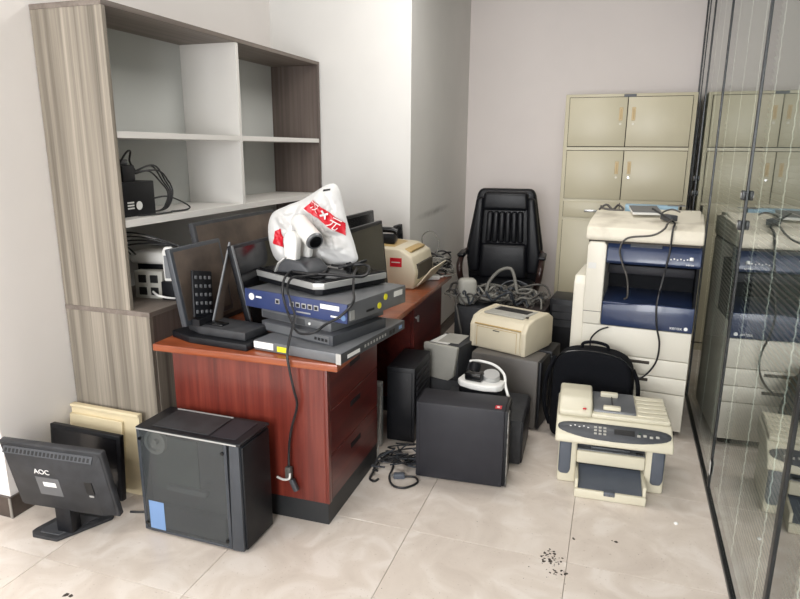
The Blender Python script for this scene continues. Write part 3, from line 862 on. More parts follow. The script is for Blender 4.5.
# small laser printer
lp = thing('laser_printer', 'small cream laser printer with a dark top slot on the grey brown tower', 'printer', (-0.767, 3.600, 0.42), -21.0)
LW, LD, LH = 0.37, 0.36, 0.205
prof = [(0.0, 0.0), (LD, 0.0), (LD, 0.17), (0.30, 0.205), (0.10, 0.200), (0.035, 0.185), (0.004, 0.145)]
MB().prism(prof, 'x', 0.006, LW - 0.006, bev=0.012, seg=3).build('body', 'beige', lp, 50)
for x0, x1 in ((-0.004, 0.03), (LW - 0.03, LW + 0.004)):
    MB().prism([(-0.004, 0.0), (LD - 0.05, 0.0), (LD - 0.02, 0.10), (LD - 0.04, 0.178), (0.28, 0.212), (0.10, 0.206), (0.03, 0.188), (-0.004, 0.14)], 'x', x0, x1, bev=0.010, seg=3).build('side_cover', 'beige', lp, 50)
fd_ = box('front_flap', 'beige', lp, 0.032, LW - 0.032, -0.008, 0.006, 0.012, 0.142, bev=0.004)
box('flap_frame', 'tan', fd_, 0.048, LW - 0.048, -0.0092, -0.008, 0.134, 0.137)
for x0 in (0.050, LW - 0.053):
    box('flap_frame', 'tan', fd_, x0, x0 + 0.003, -0.0092, -0.008, 0.016, 0.137)
box('flap_pull', 'gap', fd_, 0.160, 0.205, -0.0095, -0.008, 0.122, 0.128, bev=0.001, seg=1)
box('tan_shoulder', 'tan', lp, 0.03, LW - 0.03, -0.003, 0.02, 0.145, 0.151, bev=0.002)
box('output_well', 'grey_plastic', lp, 0.045, LW - 0.06, 0.075, 0.265, 0.196, 0.2065, bev=0.003)
box('output_slot', 'port', lp, 0.065, LW - 0.085, 0.165, 0.245, 0.203, 0.2085, bev=0.001, seg=1)
box('power_button', 'gap', lp, LW - 0.05, LW - 0.035, 0.085, 0.100, 0.206, 0.2135)

# pale grey desktop unit with papers
lo = tower('computer_case', 'dark squat case under the pale grey rounded unit, half under the desk edge', (-1.03, 3.44, 0), 0.0, 0.26, 0.40, 0.243, 'black_dusty')
gu = thing('power_supply_unit', 'pale grey power supply unit with rounded front corner beside the desk', 'power supply', (-1.02, 3.46, 0.243), -15.0)
MB().prism([(0.0, 0.015), (0.012, 0.0), (0.17, 0.0), (0.205, 0.03), (0.228, 0.20), (0.226, 0.212), (0.0, 0.212)], 'y', 0.0, 0.03, bev=0.006, seg=3).build('front_cover', 'grey_plastic', gu, 50)
box('housing', 'black_dusty', gu, 0.004, 0.222, 0.03, 0.27, 0.0, 0.206, bev=0.004)
pp = thing('paper_sheets', 'loose grey paper sheets on the pale grey unit by the desk', 'papers', (-0.99, 3.50, 0.4495), -14)
box('sheet', 'paper', pp, 0.0, 0.12, 0.0, 0.19, 0.0, 0.002)
box('sheet', 'grey_plastic', pp, 0.03, 0.16, 0.03, 0.22, 0.002, 0.004, rot=Matrix.Rotation(R(7), 3, 'Z'))

# under the desk
up = tower('computer_tower', 'black computer tower with vented front standing half under the desk', (-1.10, 3.03, 0), 2.0, 0.16, 0.34, 0.435, 'black')
for k in range(9):
    box('vent_slat', 'charcoal', up, 0.161, 0.166, 0.03, 0.30, 0.10 + 0.034 * k, 0.118 + 0.034 * k, bev=0.001, seg=1)
box('front_door', 'black', up, 0.02, 0.145, -0.006, 0.002, 0.03, 0.41, bev=0.003)
sf = thing('flat_monitor', 'silver framed flat monitor standing on edge in the desk kneehole', 'monitor', (-1.46, 2.93, 0), 3)
fr_ = MB()
fr_.box(0, 0.36, 0, 0.035, 0.0, 0.030, bev=0.003); fr_.box(0, 0.36, 0, 0.035, 0.337, 0.367, bev=0.003)
fr_.box(0, 0.03, 0, 0.035, 0.03, 0.337, bev=0.003); fr_.box(0.33, 0.36, 0, 0.035, 0.03, 0.337, bev=0.003)
fr_.build('bezel', 'silver', sf, 40)
box('screen', 'screen', sf, 0.03, 0.33, 0.006, 0.03, 0.03, 0.337)

# cables on the floor below the desk
gfl = 'tangled cords on the floor by the desk'
cable('power_cable', 'black power cord making a wide loop on the tile floor before the red desk', [(-0.985, 2.84, 0.02), (-0.96, 2.74, 0.006), (-0.945, 2.645, 0.006), (-0.90, 2.575, 0.006), (-0.84, 2.575, 0.006), (-0.80, 2.64, 0.006), (-0.83, 2.685, 0.006), (-0.90, 2.665, 0.006)], 0.0055)
pg = thing('power_plug', 'dark plug at the end of the looped cord on the floor', 'plug', (-0.90, 2.662, 0.0), 20)
box('plug_body', 'blue_grey', pg, -0.028, 0.028, -0.016, 0.016, 0.0, 0.026, bev=0.006)
for s in (-1, 1):
    box('prong', 'steel', pg, -0.044, -0.028, s * 0.008 - 0.0015, s * 0.008 + 0.0015, 0.010, 0.018)
for k in range(15):
    pts = []
    x, y = -1.02 + 0.16 * random.random(), 2.80 + 0.12 * random.random()
    for i in range(7):
        pts.append((x, y, 0.008 + 0.008 * (k // 3) + 0.05 * (i == 0) * random.random() + 0.008 * random.random()))
        x += random.uniform(-0.09, 0.10); y += random.uniform(-0.08, 0.07)
        x = min(max(x, -1.04), -0.84); y = min(max(y, 2.66), 2.98)
    cable('tangled_cable', 'one of the tangled dark cords heaped on the floor by the desk kneehole', pts, 0.0045, 'cable' if k % 3 else 'case_blue', group=gfl)
cable('thin_cable', 'thin grey lead hanging down beside the silver framed monitor', [(-1.085, 2.90, 0.36), (-1.075, 2.86, 0.22), (-1.06, 2.80, 0.10), (-1.045, 2.74, 0.02), (-1.03, 2.70, 0.006)], 0.004, 'cable_grey')
cable('short_cable', 'short black cord curling at the corner of the desk plinth', [(-1.035, 2.70, 0.03), (-1.03, 2.64, 0.02), (-1.03, 2.60, 0.006), (-1.00, 2.585, 0.006), (-0.99, 2.61, 0.006)], 0.006)

# ------------------------------------------------------------------ dark glass sided tower
gt = thing('gaming_tower', 'large dark computer tower with a smoked side window before the red desk', 'computer', (-1.772, 1.895, 0), -0.5)
GW, GD, GH = 0.484, 0.215, 0.478
box('frame_body', 'black', gt, 0.004, GW - 0.06, 0.05, GD - 0.002, 0.014, GH - 0.006, bev=0.003)
box('bottom_chassis', 'black', gt, 0.004, GW - 0.02, 0.006, GD - 0.002, 0.010, 0.022)
box('rear_plate', 'black', gt, 0.002, 0.010, 0.006, 0.06, 0.014, GH - 0.010)
box('board_tray', 'black_dusty', gt, 0.02, GW - 0.08, 0.046, 0.0505, 0.03, GH - 0.03)
box('main_board', 'pcb', gt, 0.05, 0.26, 0.038, 0.046, 0.19, 0.43)
box('power_cover', 'charcoal', gt, 0.02, GW - 0.09, 0.014, 0.05, 0.022, 0.125, bev=0.003)
MB().lathe([(0.052, 0.0), (0.052, 0.02), (0.04, 0.02), (0.04, 0.005), (0.012, 0.005), (0.012, 0.022), (0.001, 0.022)], 0, 0, 28, mat4=Matrix.Translation((0.065, 0.042, 0.405)) @ Matrix.Rotation(R(90), 4, 'X')).build('fan', 'grey_plastic', gt, 40)
box('drive_cage', 'grey_metal', gt, 0.11, 0.30, 0.02, 0.05, 0.20, 0.222, bev=0.002)
box('window', 'smoke', gt, 0.006, GW - 0.058, 0.0, 0.004, 0.016, GH - 0.012, smooth=None)
box('window_reflection', 'blue_reflection_badge', gt, 0.03, 0.105, -0.0012, -0.0002, 0.022, 0.150, smooth=None)  # pale blue sheet painting the window's reflection on the smoked glass
wf = MB()
wf.box(0.0, 0.014, -0.0015, 0.006, 0.010, GH - 0.004, bev=0.001, seg=1); wf.box(GW - 0.07, GW - 0.056, -0.0015, 0.006, 0.010, GH - 0.004, bev=0.001, seg=1)
wf.box(0.014, GW - 0.07, -0.0015, 0.006, 0.010, 0.020, bev=0.001, seg=1)
wf.build('window_frame', 'case_blue', gt, 40)
for x in (0.016, GW - 0.074):
    for z in (0.045, GH - 0.05):
        MB().cyl((x, -0.007, z), (x, 0.002, z), 0.007, n=12).build('thumb_screw', 'black_gloss', gt, 40)
MB().prism([(GW - 0.056, 0.006), (GW, 0.010), (GW, GH - 0.012), (GW - 0.045, GH - 0.012)], 'y', -0.002, GD, bev=0.004).build('front_fascia', 'case_blue', gt, 40)
box('front_door', 'black', gt, GW - 0.002, GW + 0.010, 0.01, GD - 0.01, 0.014, GH - 0.02, bev=0.004)
box('top_panel', 'black', gt, -0.004, GW + 0.008, -0.002, GD + 0.002, GH - 0.014, GH, bev=0.006, seg=3)
box('top_filter', 'black_dusty', gt, 0.06, 0.33, 0.025, GD - 0.025, GH, GH + 0.003, bev=0.001, seg=1)
box('top_filter', 'charcoal', gt, 0.34, GW - 0.03, 0.025, GD - 0.025, GH, GH + 0.002, bev=0.001, seg=1)
box('edge_strip', 'silver', gt, 0.0, GW - 0.01, -0.0045, -0.001, GH - 0.011, GH - 0.005, bev=0.001, seg=1)
box('edge_strip', 'silver', gt, 0.05, 0.33, GD - 0.018, GD - 0.014, GH, GH + 0.004)
for x in (0.02, GW - 0.06):
    for y in (0.01, GD - 0.05):
        box('foot', 'black', gt, x, x + 0.04, y, y + 0.04, 0.0, 0.014)

# ------------------------------------------------------------------ monitors and board on the floor at the left
MT = Matrix


def monitor(name, label, loc, rz, w, h, tilt, back=True, stand=False, shell='black', scr='screen', lift=0.0, depth=0.05, group=None, dusty=False):
    """panel standing in local X-Z; local -Y is the back when back is True, else the screen"""
    t_ = thing(name, label, 'monitor', loc, rz, group)
    X = MT.Translation((0, 0, lift)) @ MT.Rotation(R(tilt), 4, 'X')
    s = 1 if back else -1
    def P(nm, mt_, mb_, par=t_, sm=50):
        return mb_.xform(X).build(nm, mt_, par, sm)
    P('bezel', shell, MB().box(-w / 2, w / 2, -0.014, 0.014, 0, h, bev=0.005))
    P('screen', scr, MB().box(-w / 2 + 0.018, w / 2 - 0.018, s * 0.0142 - 0.0006, s * 0.0142 + 0.0006, 0.022, h - 0.018))
    y1 = -s * 0.012; y2 = -s * depth
    bm = bmesh.new()
    a = [bm.verts.new(v) for v in ((-w / 2 + 0.006, y1, 0.006), (w / 2 - 0.006, y1, 0.006), (w / 2 - 0.006, y1, h - 0.006), (-w / 2 + 0.006, y1, h - 0.006))]
    b = [bm.verts.new(v) for v in ((-w / 2 + 0.05, y2, 0.03), (w / 2 - 0.05, y2, 0.03), (w / 2 - 0.05, y2, h - 0.07), (-w / 2 + 0.05, y2, h - 0.07))]
    bm.faces.new(a); bm.faces.new(b)
    for i in range(4):
        bm.faces.new((a[i], a[(i + 1) % 4], b[(i + 1) % 4], b[i]))
    bmesh.ops.recalc_face_normals(bm, faces=bm.faces)
    bmesh.ops.bevel(bm, geom=list(bm.edges), offset=0.006, segments=2, affect='EDGES')
    bk = P('back_shell', shell if not dusty else 'dusty_screen', MB().add_bm(bm))
    return t_, X, P, bk


t_, X, P, bk = monitor('flat_monitor', 'black flat monitor with its back turned, on a square stand on the floor', (-2.068, 1.808, 0), 5.0, 0.485, 0.325, 12, lift=0.102, shell='black_dusty')
# lift/tilt so the panel leans away from the camera at its top
P('vent_band', 'grey_dark', MB().box(-0.215, 0.205, -0.0300, -0.024, 0.282, 0.310, rot=Matrix.Rotation(R(-36), 3, 'X')), bk)
for k in range(22):
    P('vent_slot', 'port', MB().box(-0.205 + k * 0.0185, -0.195 + k * 0.0185, -0.0318, -0.028, 0.288, 0.304, rot=Matrix.Rotation(R(-36), 3, 'X')), bk)
P('rating_label', 'grey_metal', MB().box(-0.075, 0.035, -0.0512, -0.049, 0.105, 0.195), bk)
P('rating_sticker', 'white_print', MB().box(-0.045, 0.015, -0.0518, -0.051, 0.150, 0.172), bk)
lg = text('brand_print', 'AOC', 0.034, 'white_print', bk, X @ face_y(-0.035, -0.0508, 0.222))
P('button_recess', 'port', MB().box(0.155, 0.190, -0.0506, -0.045, 0.14, 0.20), bk)
P('cable_clip', 'silver', MB().box(0.165, 0.185, -0.053, -0.048, 0.128, 0.135), bk)
box('neck', 'black', t_, -0.038, 0.038, -0.055, 0.0, 0.014, 0.150, bev=0.006)
MB().prism([(-0.145, -0.075), (-0.12, -0.100), (0.0, -0.102), (0.115, 0.09), (0.11, 0.11), (-0.10, 0.11), (-0.145, -0.05)], 'z', 0.0, 0.014, bev=0.004).build('stand_base', 'black_dusty', t_, 40)
MB().prism([(-0.11, -0.055), (-0.10, -0.078), (-0.01, -0.08), (0.07, 0.07), (-0.08, 0.07)], 'z', 0.014, 0.018, bev=0.002, seg=1).build('base_pad', 'grey_dark', t_, 40)

t_, X, P, bk = monitor('flat_monitor', 'glossy black flat monitor leaning between the cream board and the dusty monitor', (-2.160, 1.99, 0.0), -1.0, 0.40, 0.305, -4, back=False, lift=0.05, shell='black')
box('stand_base', 'black', t_, -0.11, 0.11, -0.05, 0.09, 0.0, 0.012, bev=0.004)
box('neck', 'black', t_, -0.04, 0.04, 0.005, 0.035, 0.010, 0.09, bev=0.004)
cb = thing('cream_board', 'cream painted board panel leaning on the grey bookcase side', 'board', (-2.220, 2.135, 0), -1.0)
Xb = MT.Rotation(R(-4), 4, 'X')
MB().box(-0.155, 0.245, -0.022, 0.0, 0.0, 0.395, bev=0.002, seg=1).xform(Xb).build('panel', 'cream_board', cb, 40)
MB().box(-0.150, 0.16, -0.040, -0.022, 0.02, 0.352, bev=0.003, seg=1).xform(Xb).build('raised_panel', 'cream_board', cb, 40)
MB().box(-0.155, 0.245, -0.030, -0.022, 0.381, 0.395, bev=0.002, seg=1).xform(Xb).build('edge_lip', 'cream_board', cb, 40)
cable('thin_cable', 'thin black lead lying on the floor between the monitors and the dark tower', [(-1.93, 1.98, 0.005), (-1.87, 2.0, 0.005), (-1.82, 2.04, 0.005), (-1.80, 2.09, 0.005)], 0.005)

# ------------------------------------------------------------------ monitors on the desk (all face the seat side, +X)
ZD = 0.745


def desk_monitor(label, x, y0, y1, h, lean, z=ZD, stand=False, scr='screen', shell='black', dusty=False, depth=0.05):
    t2_, X_, P_, bk_ = monitor('flat_monitor', label, (x, (y0 + y1) / 2, z), 90.0, y1 - y0, h, -lean, back=False, shell=shell, scr=scr, dusty=dusty, depth=depth)
    return t2_, X_, P_, bk_


t_, X, P, bk = desk_monitor('dust covered brown flat monitor leaning towards the bookcase, a keypad panel before it', -1.735, 2.195, 2.56, 0.345, 10, z=ZD + 0.072, scr='dusty_screen', shell='case_blue', depth=0.036)
t_, X, P, bk = desk_monitor('large dust covered monitor behind the others, top edge just below the white shelf', -1.805, 2.49, 3.24, 0.495, 10, scr='dusty_screen', shell='black_dusty')
t_, X, P, bk = desk_monitor('black flat monitor with a grey bezel edge directly behind the blue appliance', -1.555, 2.435, 2.91, 0.41, 13, shell='black')
P('bezel_edge', 'grey_metal', MB().box(-0.242, -0.226, -0.0165, -0.013, 0.0, 0.41, bev=0.001, seg=1))
# slim panel seen edge-on between them
sp = thing('slim_panel', 'slim brown panel with a pale slanting metal edge wedged between the dusty monitors', 'panel', (-1.672, 2.285, ZD + 0.072), 90)
MB().prism([(0.035, 0.0), (0.10, 0.0), (0.125, 0.10), (0.25, 0.325), (0.195, 0.335)], 'y', -0.006, 0.006).build('panel', 'dusty_screen', sp)
MB().tube([(0.030, -0.002, 0.006), (0.192, -0.002, 0.338)], 0.006, n=6, sub=1).build('edge_strip', 'grey_metal', sp, 40)
kp = thing('keypad_panel', 'dark slanted keypad panel with rows of pale keys leaning on the dusty monitor', 'keypad', (-1.700, 2.278, ZD + 0.102), 90)
Xk = MT.Rotation(R(-8), 4, 'X') @ MT.Rotation(R(12), 4, 'Y')
MB().box(-0.06, 0.075, -0.008, 0.004, 0.0, 0.205, bev=0.004).xform(Xk).build('housing', 'black', kp, 40)
for i in range(4):
    for j in range(5):
        MB().box(-0.050 + 0.032 * i, -0.035 + 0.032 * i, -0.0125, -0.007, 0.015 + 0.038 * j, 0.030 + 0.038 * j, bev=0.002, seg=1).xform(Xk).build('key', 'grey_metal', kp, 40)
box('foot_block', 'black', kp, -0.05, 0.05, -0.02, 0.02, -0.030, 0.0)

# monitor lying flat on the near left corner of the desk
ml = thing('flat_monitor', 'black flat monitor lying face down on the near left desk corner', 'monitor', (-1.60, 2.31, ZD), -8)
MB().prism([(-0.24, -0.09), (-0.10, -0.125), (0.20, -0.105), (0.20, 0.10), (-0.24, 0.10)], 'z', 0.0, 0.032, bev=0.006).build('panel', 'black', ml, 40)
MB().prism([(-0.18, -0.05), (-0.08, -0.085), (0.17, -0.075), (0.17, 0.085), (-0.18, 0.085)], 'z', 0.032, 0.072, bev=0.010).build('back_shell', 'black_dusty', ml, 40)
box('stand_foot', 'black_gloss', ml, -0.14, 0.02, -0.05, 0.0, 0.070, 0.080, bev=0.004)
box('edge_highlight', 'silver', ml, -0.22, -0.09, -0.104, -0.100, 0.006, 0.010, rot=Matrix.Rotation(R(-14), 3, 'Z'))  # silver sliver standing in for the highlight along the desk edge

# monitors further back on the desk
t_, X, P, bk = desk_monitor('black flat monitor beside the red labelled printer, nearest of the far desk screens', -1.15, 2.72, 3.19, 0.46, 6, shell='black')
box('stand_block', 'black', t_, -0.08, 0.08, -0.02, 0.12, 0.0, 0.02)
t_, X, P, bk = desk_monitor('black flat monitor against the pale column, rearmost of the desk screens', -1.49, 3.44, 3.90, 0.44, 4, shell='black')
t_, X, P, bk = desk_monitor('small black flat monitor behind the red labelled printer', -1.37, 4.0, 4.12, 0.33, 4, shell='black', depth=0.03)

# old beige printer with red label on the desk
rp = thing('desk_printer', 'old beige printer with a red side label on the far desk end', 'printer', (-1.46, 3.56, ZD), 0)
MB().prism([(0.0, 0.0), (0.34, 0.0), (0.355, 0.10), (0.33, 0.20), (0.25, 0.245), (0.0, 0.255)], 'y', 0.0, 0.40, bev=0.014, seg=3).build('body', 'beige', rp, 50)
box('red_label', 'red', rp, 0.19, 0.265, -0.002, 0.002, 0.135, 0.19, smooth=None)
box('label_print', 'paper', rp, 0.20, 0.255, -0.003, -0.001, 0.160, 0.166, smooth=None)
box('front_slot', 'gap', rp, 0.334, 0.36, 0.05, 0.35, 0.06, 0.15, rot=Matrix.Rotation(R(0), 3, 'Y'))
MB().prism([(0.35, 0.02), (0.44, 0.13), (0.447, 0.128), (0.357, 0.015)], 'y', 0.03, 0.37).build('output_tray', 'beige', rp)
box('top_groove', 'tan', rp, 0.10, 0.31, 0.06, 0.34, 0.232, 0.246, bev=0.003, rot=Matrix.Rotation(R(8), 3, 'Y'))
bx_ = thing('telephone', 'small black desk telephone resting on top of the beige printer', 'telephone', (-1.36, 3.66, ZD + 0.2555), 12)
MB().prism([(0.0, 0.0), (0.16, 0.0), (0.16, 0.025), (0.0, 0.065)], 'x', -0.08, 0.08, bev=0.006).build('base', 'black', bx_, 40)
MB().tube([(-0.09, 0.03, 0.075), (-0.05, 0.03, 0.085), (0.05, 0.03, 0.085), (0.09, 0.03, 0.075)], 0.018, n=8).build('handset', 'black_gloss', bx_, 50)
# cable bundle at the far end of the desk
gdc = 'cords coiled at the far end of the desk'
for k in range(8):
    cx, cy = -1.12 + 0.06 * random.random(), 4.02 + 0.06 * random.random()
    pts = []
    r_ = 0.05 + 0.035 * random.random()
    ph = random.random() * 6
    for i in range(12):
        t = ph + i * 0.75
        pts.append((cx + r_ * math.cos(t) * 1.0, cy + r_ * math.sin(t), ZD + 0.012 + 0.018 * k + 0.02 * math.sin(t * 1.7 + k) * (1 if k else 0)))
    cable('coiled_cable', 'one of the dark and grey cords coiled at the far end of the desk', pts, 0.006, 'cable' if k % 2 else 'cable_grey', group=gdc)
cable('looped_cable', 'thin lead looping up behind the beige printer against the column', [(-1.16, 4.02, ZD + 0.01), (-1.20, 4.05, 0.90), (-1.22, 4.07, 1.0), (-1.16, 4.08, 1.04), (-1.10, 4.06, 0.97), (-1.12, 4.03, 0.86)], 0.004, 'cable_grey')
wa = thing('power_adapter', 'white power adapter beside the coiled cords at the far desk end', 'adapter', (-1.10, 3.90, ZD), 30)
box('adapter_body', 'white', wa, -0.05, 0.05, -0.025, 0.025, 0.0, 0.032, bev=0.008)
MB().tube([(0.05, 0, 0.016), (0.08, 0.02, 0.012), (0.09, 0.07, 0.008)], 0.005).build('lead', 'white', wa, 60)

# ------------------------------------------------------------------ stack of network boxes on the near desk corner
sw = thing('network_switch', 'flat grey network switch at the bottom of the stack on the desk corner', 'network switch', (-0.978, 2.156, ZD), 0)
SR = Matrix.Rotation(R(-7.5), 4, 'Z')


def stack_box(parent, nm, mt_, *a, rm=SR, **k):
    return MB().box(*a, **k).xform(rm).build(nm, mt_, parent, 40)


stack_box(sw, 'housing', 'grey_metal', -0.425, 0.0, 0.0, 0.575, 0.004, 0.046, bev=0.002)
stack_box(sw, 'front_panel', 'grey_dark', -0.001, 0.004, 0.0, 0.575, 0.004, 0.046, bev=0.001, seg=1)
stack_box(sw, 'face_label', 'white_print', 0.0035, 0.0048, 0.05, 0.15, 0.014, 0.030)
for k in range(8):
    stack_box(sw, 'port', 'silver', 0.0035, 0.0046, 0.19 + 0.026 * k, 0.203 + 0.026 * k, 0.020, 0.032)
for k in range(2):
    stack_box(sw, 'uplink', 'port', 0.0035, 0.005, 0.42 + 0.03 * k, 0.442 + 0.03 * k, 0.014, 0.034)
stack_box(sw, 'badge', 'blue_reflection_badge', 0.0035, 0.005, 0.515, 0.545, 0.016, 0.032)
stack_box(sw, 'corner_ear', 'silver', -0.018, 0.005, -0.003, 0.001, 0.002, 0.046)
stack_box(sw, 'label', 'white_print', -0.425, -0.325, -0.0015, 0.0, 0.014, 0.042)
stack_box(sw, 'sticker', 'yellow', -0.305, -0.255, -0.0015, 0.0, 0.012, 0.034)
for x in (-0.40, -0.05):
    for y in (0.03, 0.54):
        stack_box(sw, 'foot', 'black', x, x + 0.02, y, y + 0.02, 0.0, 0.006)

r1 = thing('router_box', 'plain grey metal router box second from the bottom of the desk stack', 'router', (-1.045, 2.235, ZD + 0.046), 0)
S2 = Matrix.Rotation(R(-17), 4, 'Z')
MB().box(-0.42, 0.0, 0.0, 0.36, 0.0, 0.044, bev=0.002).xform(S2).build('housing', 'grey_dark', r1, 40)
MB().box(-0.40, -0.02, -0.0015, 0.0, 0.006, 0.038).xform(S2).build('front_panel', 'grey_metal', r1)
for k in range(4):
    MB().box(-0.10 + 0.02 * k, -0.088 + 0.02 * k, -0.003, -0.001, 0.014, 0.026).xform(S2).build('port', 'port', r1)
r3 = thing('router_box', 'pale topped grey router box right under the blue appliance', 'router', (-1.075, 2.285, ZD + 0.090), 0)
MB().box(-0.42, 0.0, 0.0, 0.36, 0.0, 0.038, bev=0.003).xform(S2).build('housing', 'grey_metal', r3, 40)
MB().box(-0.41, -0.15, -0.0015, 0.0, 0.005, 0.032).xform(S2).build('front_panel', 'grey_dark', r3)
MB().cyl((-0.12, -0.004, 0.018), (-0.12, 0.0, 0.018), 0.006, n=12).xform(S2).build('led', 'white_print', r3)

fw = thing('network_appliance', 'network security appliance with a blue front and white badge on the desk stack', 'network device', (-1.010, 2.300, ZD + 0.128), 0)
S3 = Matrix.Rotation(R(-13.5), 4, 'Z')


def fwb(nm, mt_, *a, par=None, **k):
    return MB().box(*a, **k).xform(S3).build(nm, mt_, par or fw, 40)


fwb('housing', 'grey_metal', -0.57, 0.0, 0.004, 0.46, 0.0, 0.083, bev=0.002)
fp = fwb('front_panel', 'blue_front', -0.58, 0.004, -0.004, 0.006, -0.0, 0.083, bev=0.003)
MB().cyl((-0.535, -0.007, 0.050), (-0.535, -0.003, 0.050), 0.016, n=20).xform(S3).build('round_badge', 'white_print', fp, 40)
fwb('brand_print', 'white_print', -0.508, -0.475, -0.0055, -0.0035, 0.048, 0.056, par=fp)
for k in range(6):
    x = -0.34 + 0.034 * k - (0.05 if k == 0 else 0)
    s = fwb('port', 'silver', x, x + 0.024, -0.0060, -0.003, 0.036, 0.058, par=fp)
    fwb('port_socket', 'port', x + 0.004, x + 0.020, -0.0068, -0.0058, 0.039, 0.053, par=fp)
fwb('label', 'white_print', -0.135, -0.035, -0.0055, -0.0035, 0.050, 0.070, par=fp)
fwb('slot', 'silver', -0.27, -0.19, -0.0055, -0.0035, 0.014, 0.020, par=fp)
MB().cyl((-0.012, -0.008, 0.025), (-0.012, -0.003, 0.025), 0.012, n=20).xform(S3).build('round_badge', 'blue_reflection_badge', fp, 40)
fwb('brand_print', 'white_print', -0.08, -0.03, -0.0055, -0.0035, 0.02, 0.027, par=fp)
fwb('ear', 'silver', 0.0, 0.004, 0.02, 0.05, 0.01, 0.05)
for yy, zz in ((0.24, 0.03), (0.29, 0.060)):
    MB().cyl((-0.001, yy, zz), (0.002, yy, zz), 0.014, n=18).xform(S3).build('sticker', 'yellow', fw, 40)
fwb('label', 'paper', -0.001, 0.0015, 0.36, 0.43, 0.045, 0.07)
fwb('vent', 'port', -0.001, 0.0012, 0.14, 0.20, 0.02, 0.03)

vd = thing('video_recorder', 'black video recorder with a silver front edge on top of the blue appliance', 'video recorder', (-1.178, 2.385, ZD + 0.211), 0)
S4 = Matrix.Rotation(R(-26), 4, 'Z')
outl = [(-0.47, 0.0), (-0.025, 0.0), (0.0, 0.025), (0.0, 0.40), (-0.47, 0.40)]
MB().prism(outl, 'z', 0.004, 0.062, bev=0.003).xform(S4).build('housing', 'black', vd, 40)
MB().prism([(-0.478, -0.008), (-0.028, -0.008), (0.008, 0.028), (0.008, 0.40), (-0.478, 0.40)], 'z', 0.028, 0.056, bev=0.003).xform(S4).build('silver_band', 'silver', vd, 40)
MB().prism([(-0.465, 0.006), (-0.03, 0.006), (-0.006, 0.03), (-0.006, 0.39), (-0.465, 0.39)], 'z', 0.060, 0.066, bev=0.002, seg=1).xform(S4).build('top_cover', 'black_gloss', vd, 40)
for x in (-0.44, -0.05):
    for y in (0.04, 0.34):
        stack_box(vd, 'foot', 'black', x, x + 0.025, y, y + 0.025, 0.0, 0.006, rm=S4)
ZV = ZD + 0.211 + 0.066

# PTZ conference camera
pz = thing('conference_camera', 'white rotating conference camera on a dark foot on top of the stack', 'camera', (-1.345, 2.575, ZV), -12)
MB().prism([(-0.105, 0.0), (0.10, 0.0), (0.082, 0.028), (0.045, 0.058), (-0.045, 0.066), (-0.085, 0.040)], 'y', -0.075, 0.075, bev=0.012, seg=3).build('foot', 'grey_dark', pz, 50)
MB().prism([(-0.112, -0.0), (-0.105, -0.0), (-0.085, 0.040), (-0.045, 0.068), (-0.048, 0.076), (-0.09, 0.046)], 'y', -0.078, 0.078, bev=0.001, seg=1).build('silver_edge', 'silver', pz, 50)
arm = MB()
op = [(-0.06, 0.06), (0.005, 0.06), (0.012, 0.13)] + [(-0.0245 + 0.0365 * math.cos(t), 0.15 + 0.042 * math.sin(t)) for t in (0, 0.5, 1.0, 1.57, 2.1, 2.6, 3.14)] + [(-0.065, 0.11)]
arm.prism(op, 'y', -0.062, -0.022, bev=0.008, seg=3)
arm.build('yoke_arm', 'white', pz, 50)
MB().prism([(x + 0.004, z) for x, z in op], 'y', 0.030, 0.062, bev=0.008, seg=3).build('yoke_arm', 'white', pz, 50)
AX = Vector((0.135, -0.060, -0.070)).normalized()
c0 = Vector((-0.045, 0.032, 0.225)); c1 = c0 + AX * 0.165
MB().cyl(c0, c1, 0.040, 0.043, n=28).build('camera_head', 'white', pz, 40)
MB().cyl(c0 - AX * 0.018, c0, 0.028, 0.040, n=28).build('head_back', 'white', pz, 40)
MB().cyl(c1, c1 + AX * 0.012, 0.041, 0.037, n=28).build('lens_ring', 'grey_metal', pz, 40)
MB().cyl(c1 + AX * 0.006, c1 + AX * 0.0135, 0.031, 0.029, n=24).build('lens', 'black_gloss', pz, 40)

# crumpled white plastic bag behind the camera
bag_out = [(-1.595, 1.261), (-1.51, 1.307), (-1.428, 1.338), (-1.348, 1.383), (-1.295, 1.412), (-1.254, 1.418), (-1.229, 1.391), (-1.21, 1.322), (-1.186, 1.229), (-1.150, 1.120), (-1.15, ZV + 0.03), (-1.30, ZV + 0.004), (-1.438, ZV + 0.004), (-1.575, ZV + 0.012), (-1.618, 1.157)]
bcx = sum(p[0] for p in bag_out) / len(bag_out); bcz = sum(p[1] for p in bag_out) / len(bag_out)


def crease(x, z, sc, off):
    d, _ = noise.voronoi(Vector((x * sc + z * sc * 0.35, z * sc * 0.8, off)))
    return d[1] - d[0]


def bag_depth(x, z, e):
    # e: 0 at the rim, 1 in the middle
    f = math.sqrt(max(0.0, 1 - (1 - e) ** 2))
    n1 = crease(x, z, 9, 0.4) * 0.050 + crease(x, z, 19, 3.1) * 0.030 + crease(x, z, 38, 1.7) * 0.010 + noise.noise(Vector((x * 7, z * 7, 5))) * 0.02 - 0.008
    return f * 0.045 + n1 * min(1.0, 2.5 * e)


def dense(poly, per=5):
    o = []
    n = len(poly)
    for i in range(n):
        a = poly[(i - 1) % n]; b = poly[i]; c = poly[(i + 1) % n]; d = poly[(i + 2) % n]
        for k in range(per):
            t = k / per
            o.append(tuple(0.5 * ((2 * b[j]) + (c[j] - a[j]) * t + (2 * a[j] - 5 * b[j] + 4 * c[j] - d[j]) * t * t + (3 * b[j] - a[j] - 3 * c[j] + d[j]) * t ** 3) for j in (0, 1)))
    return o


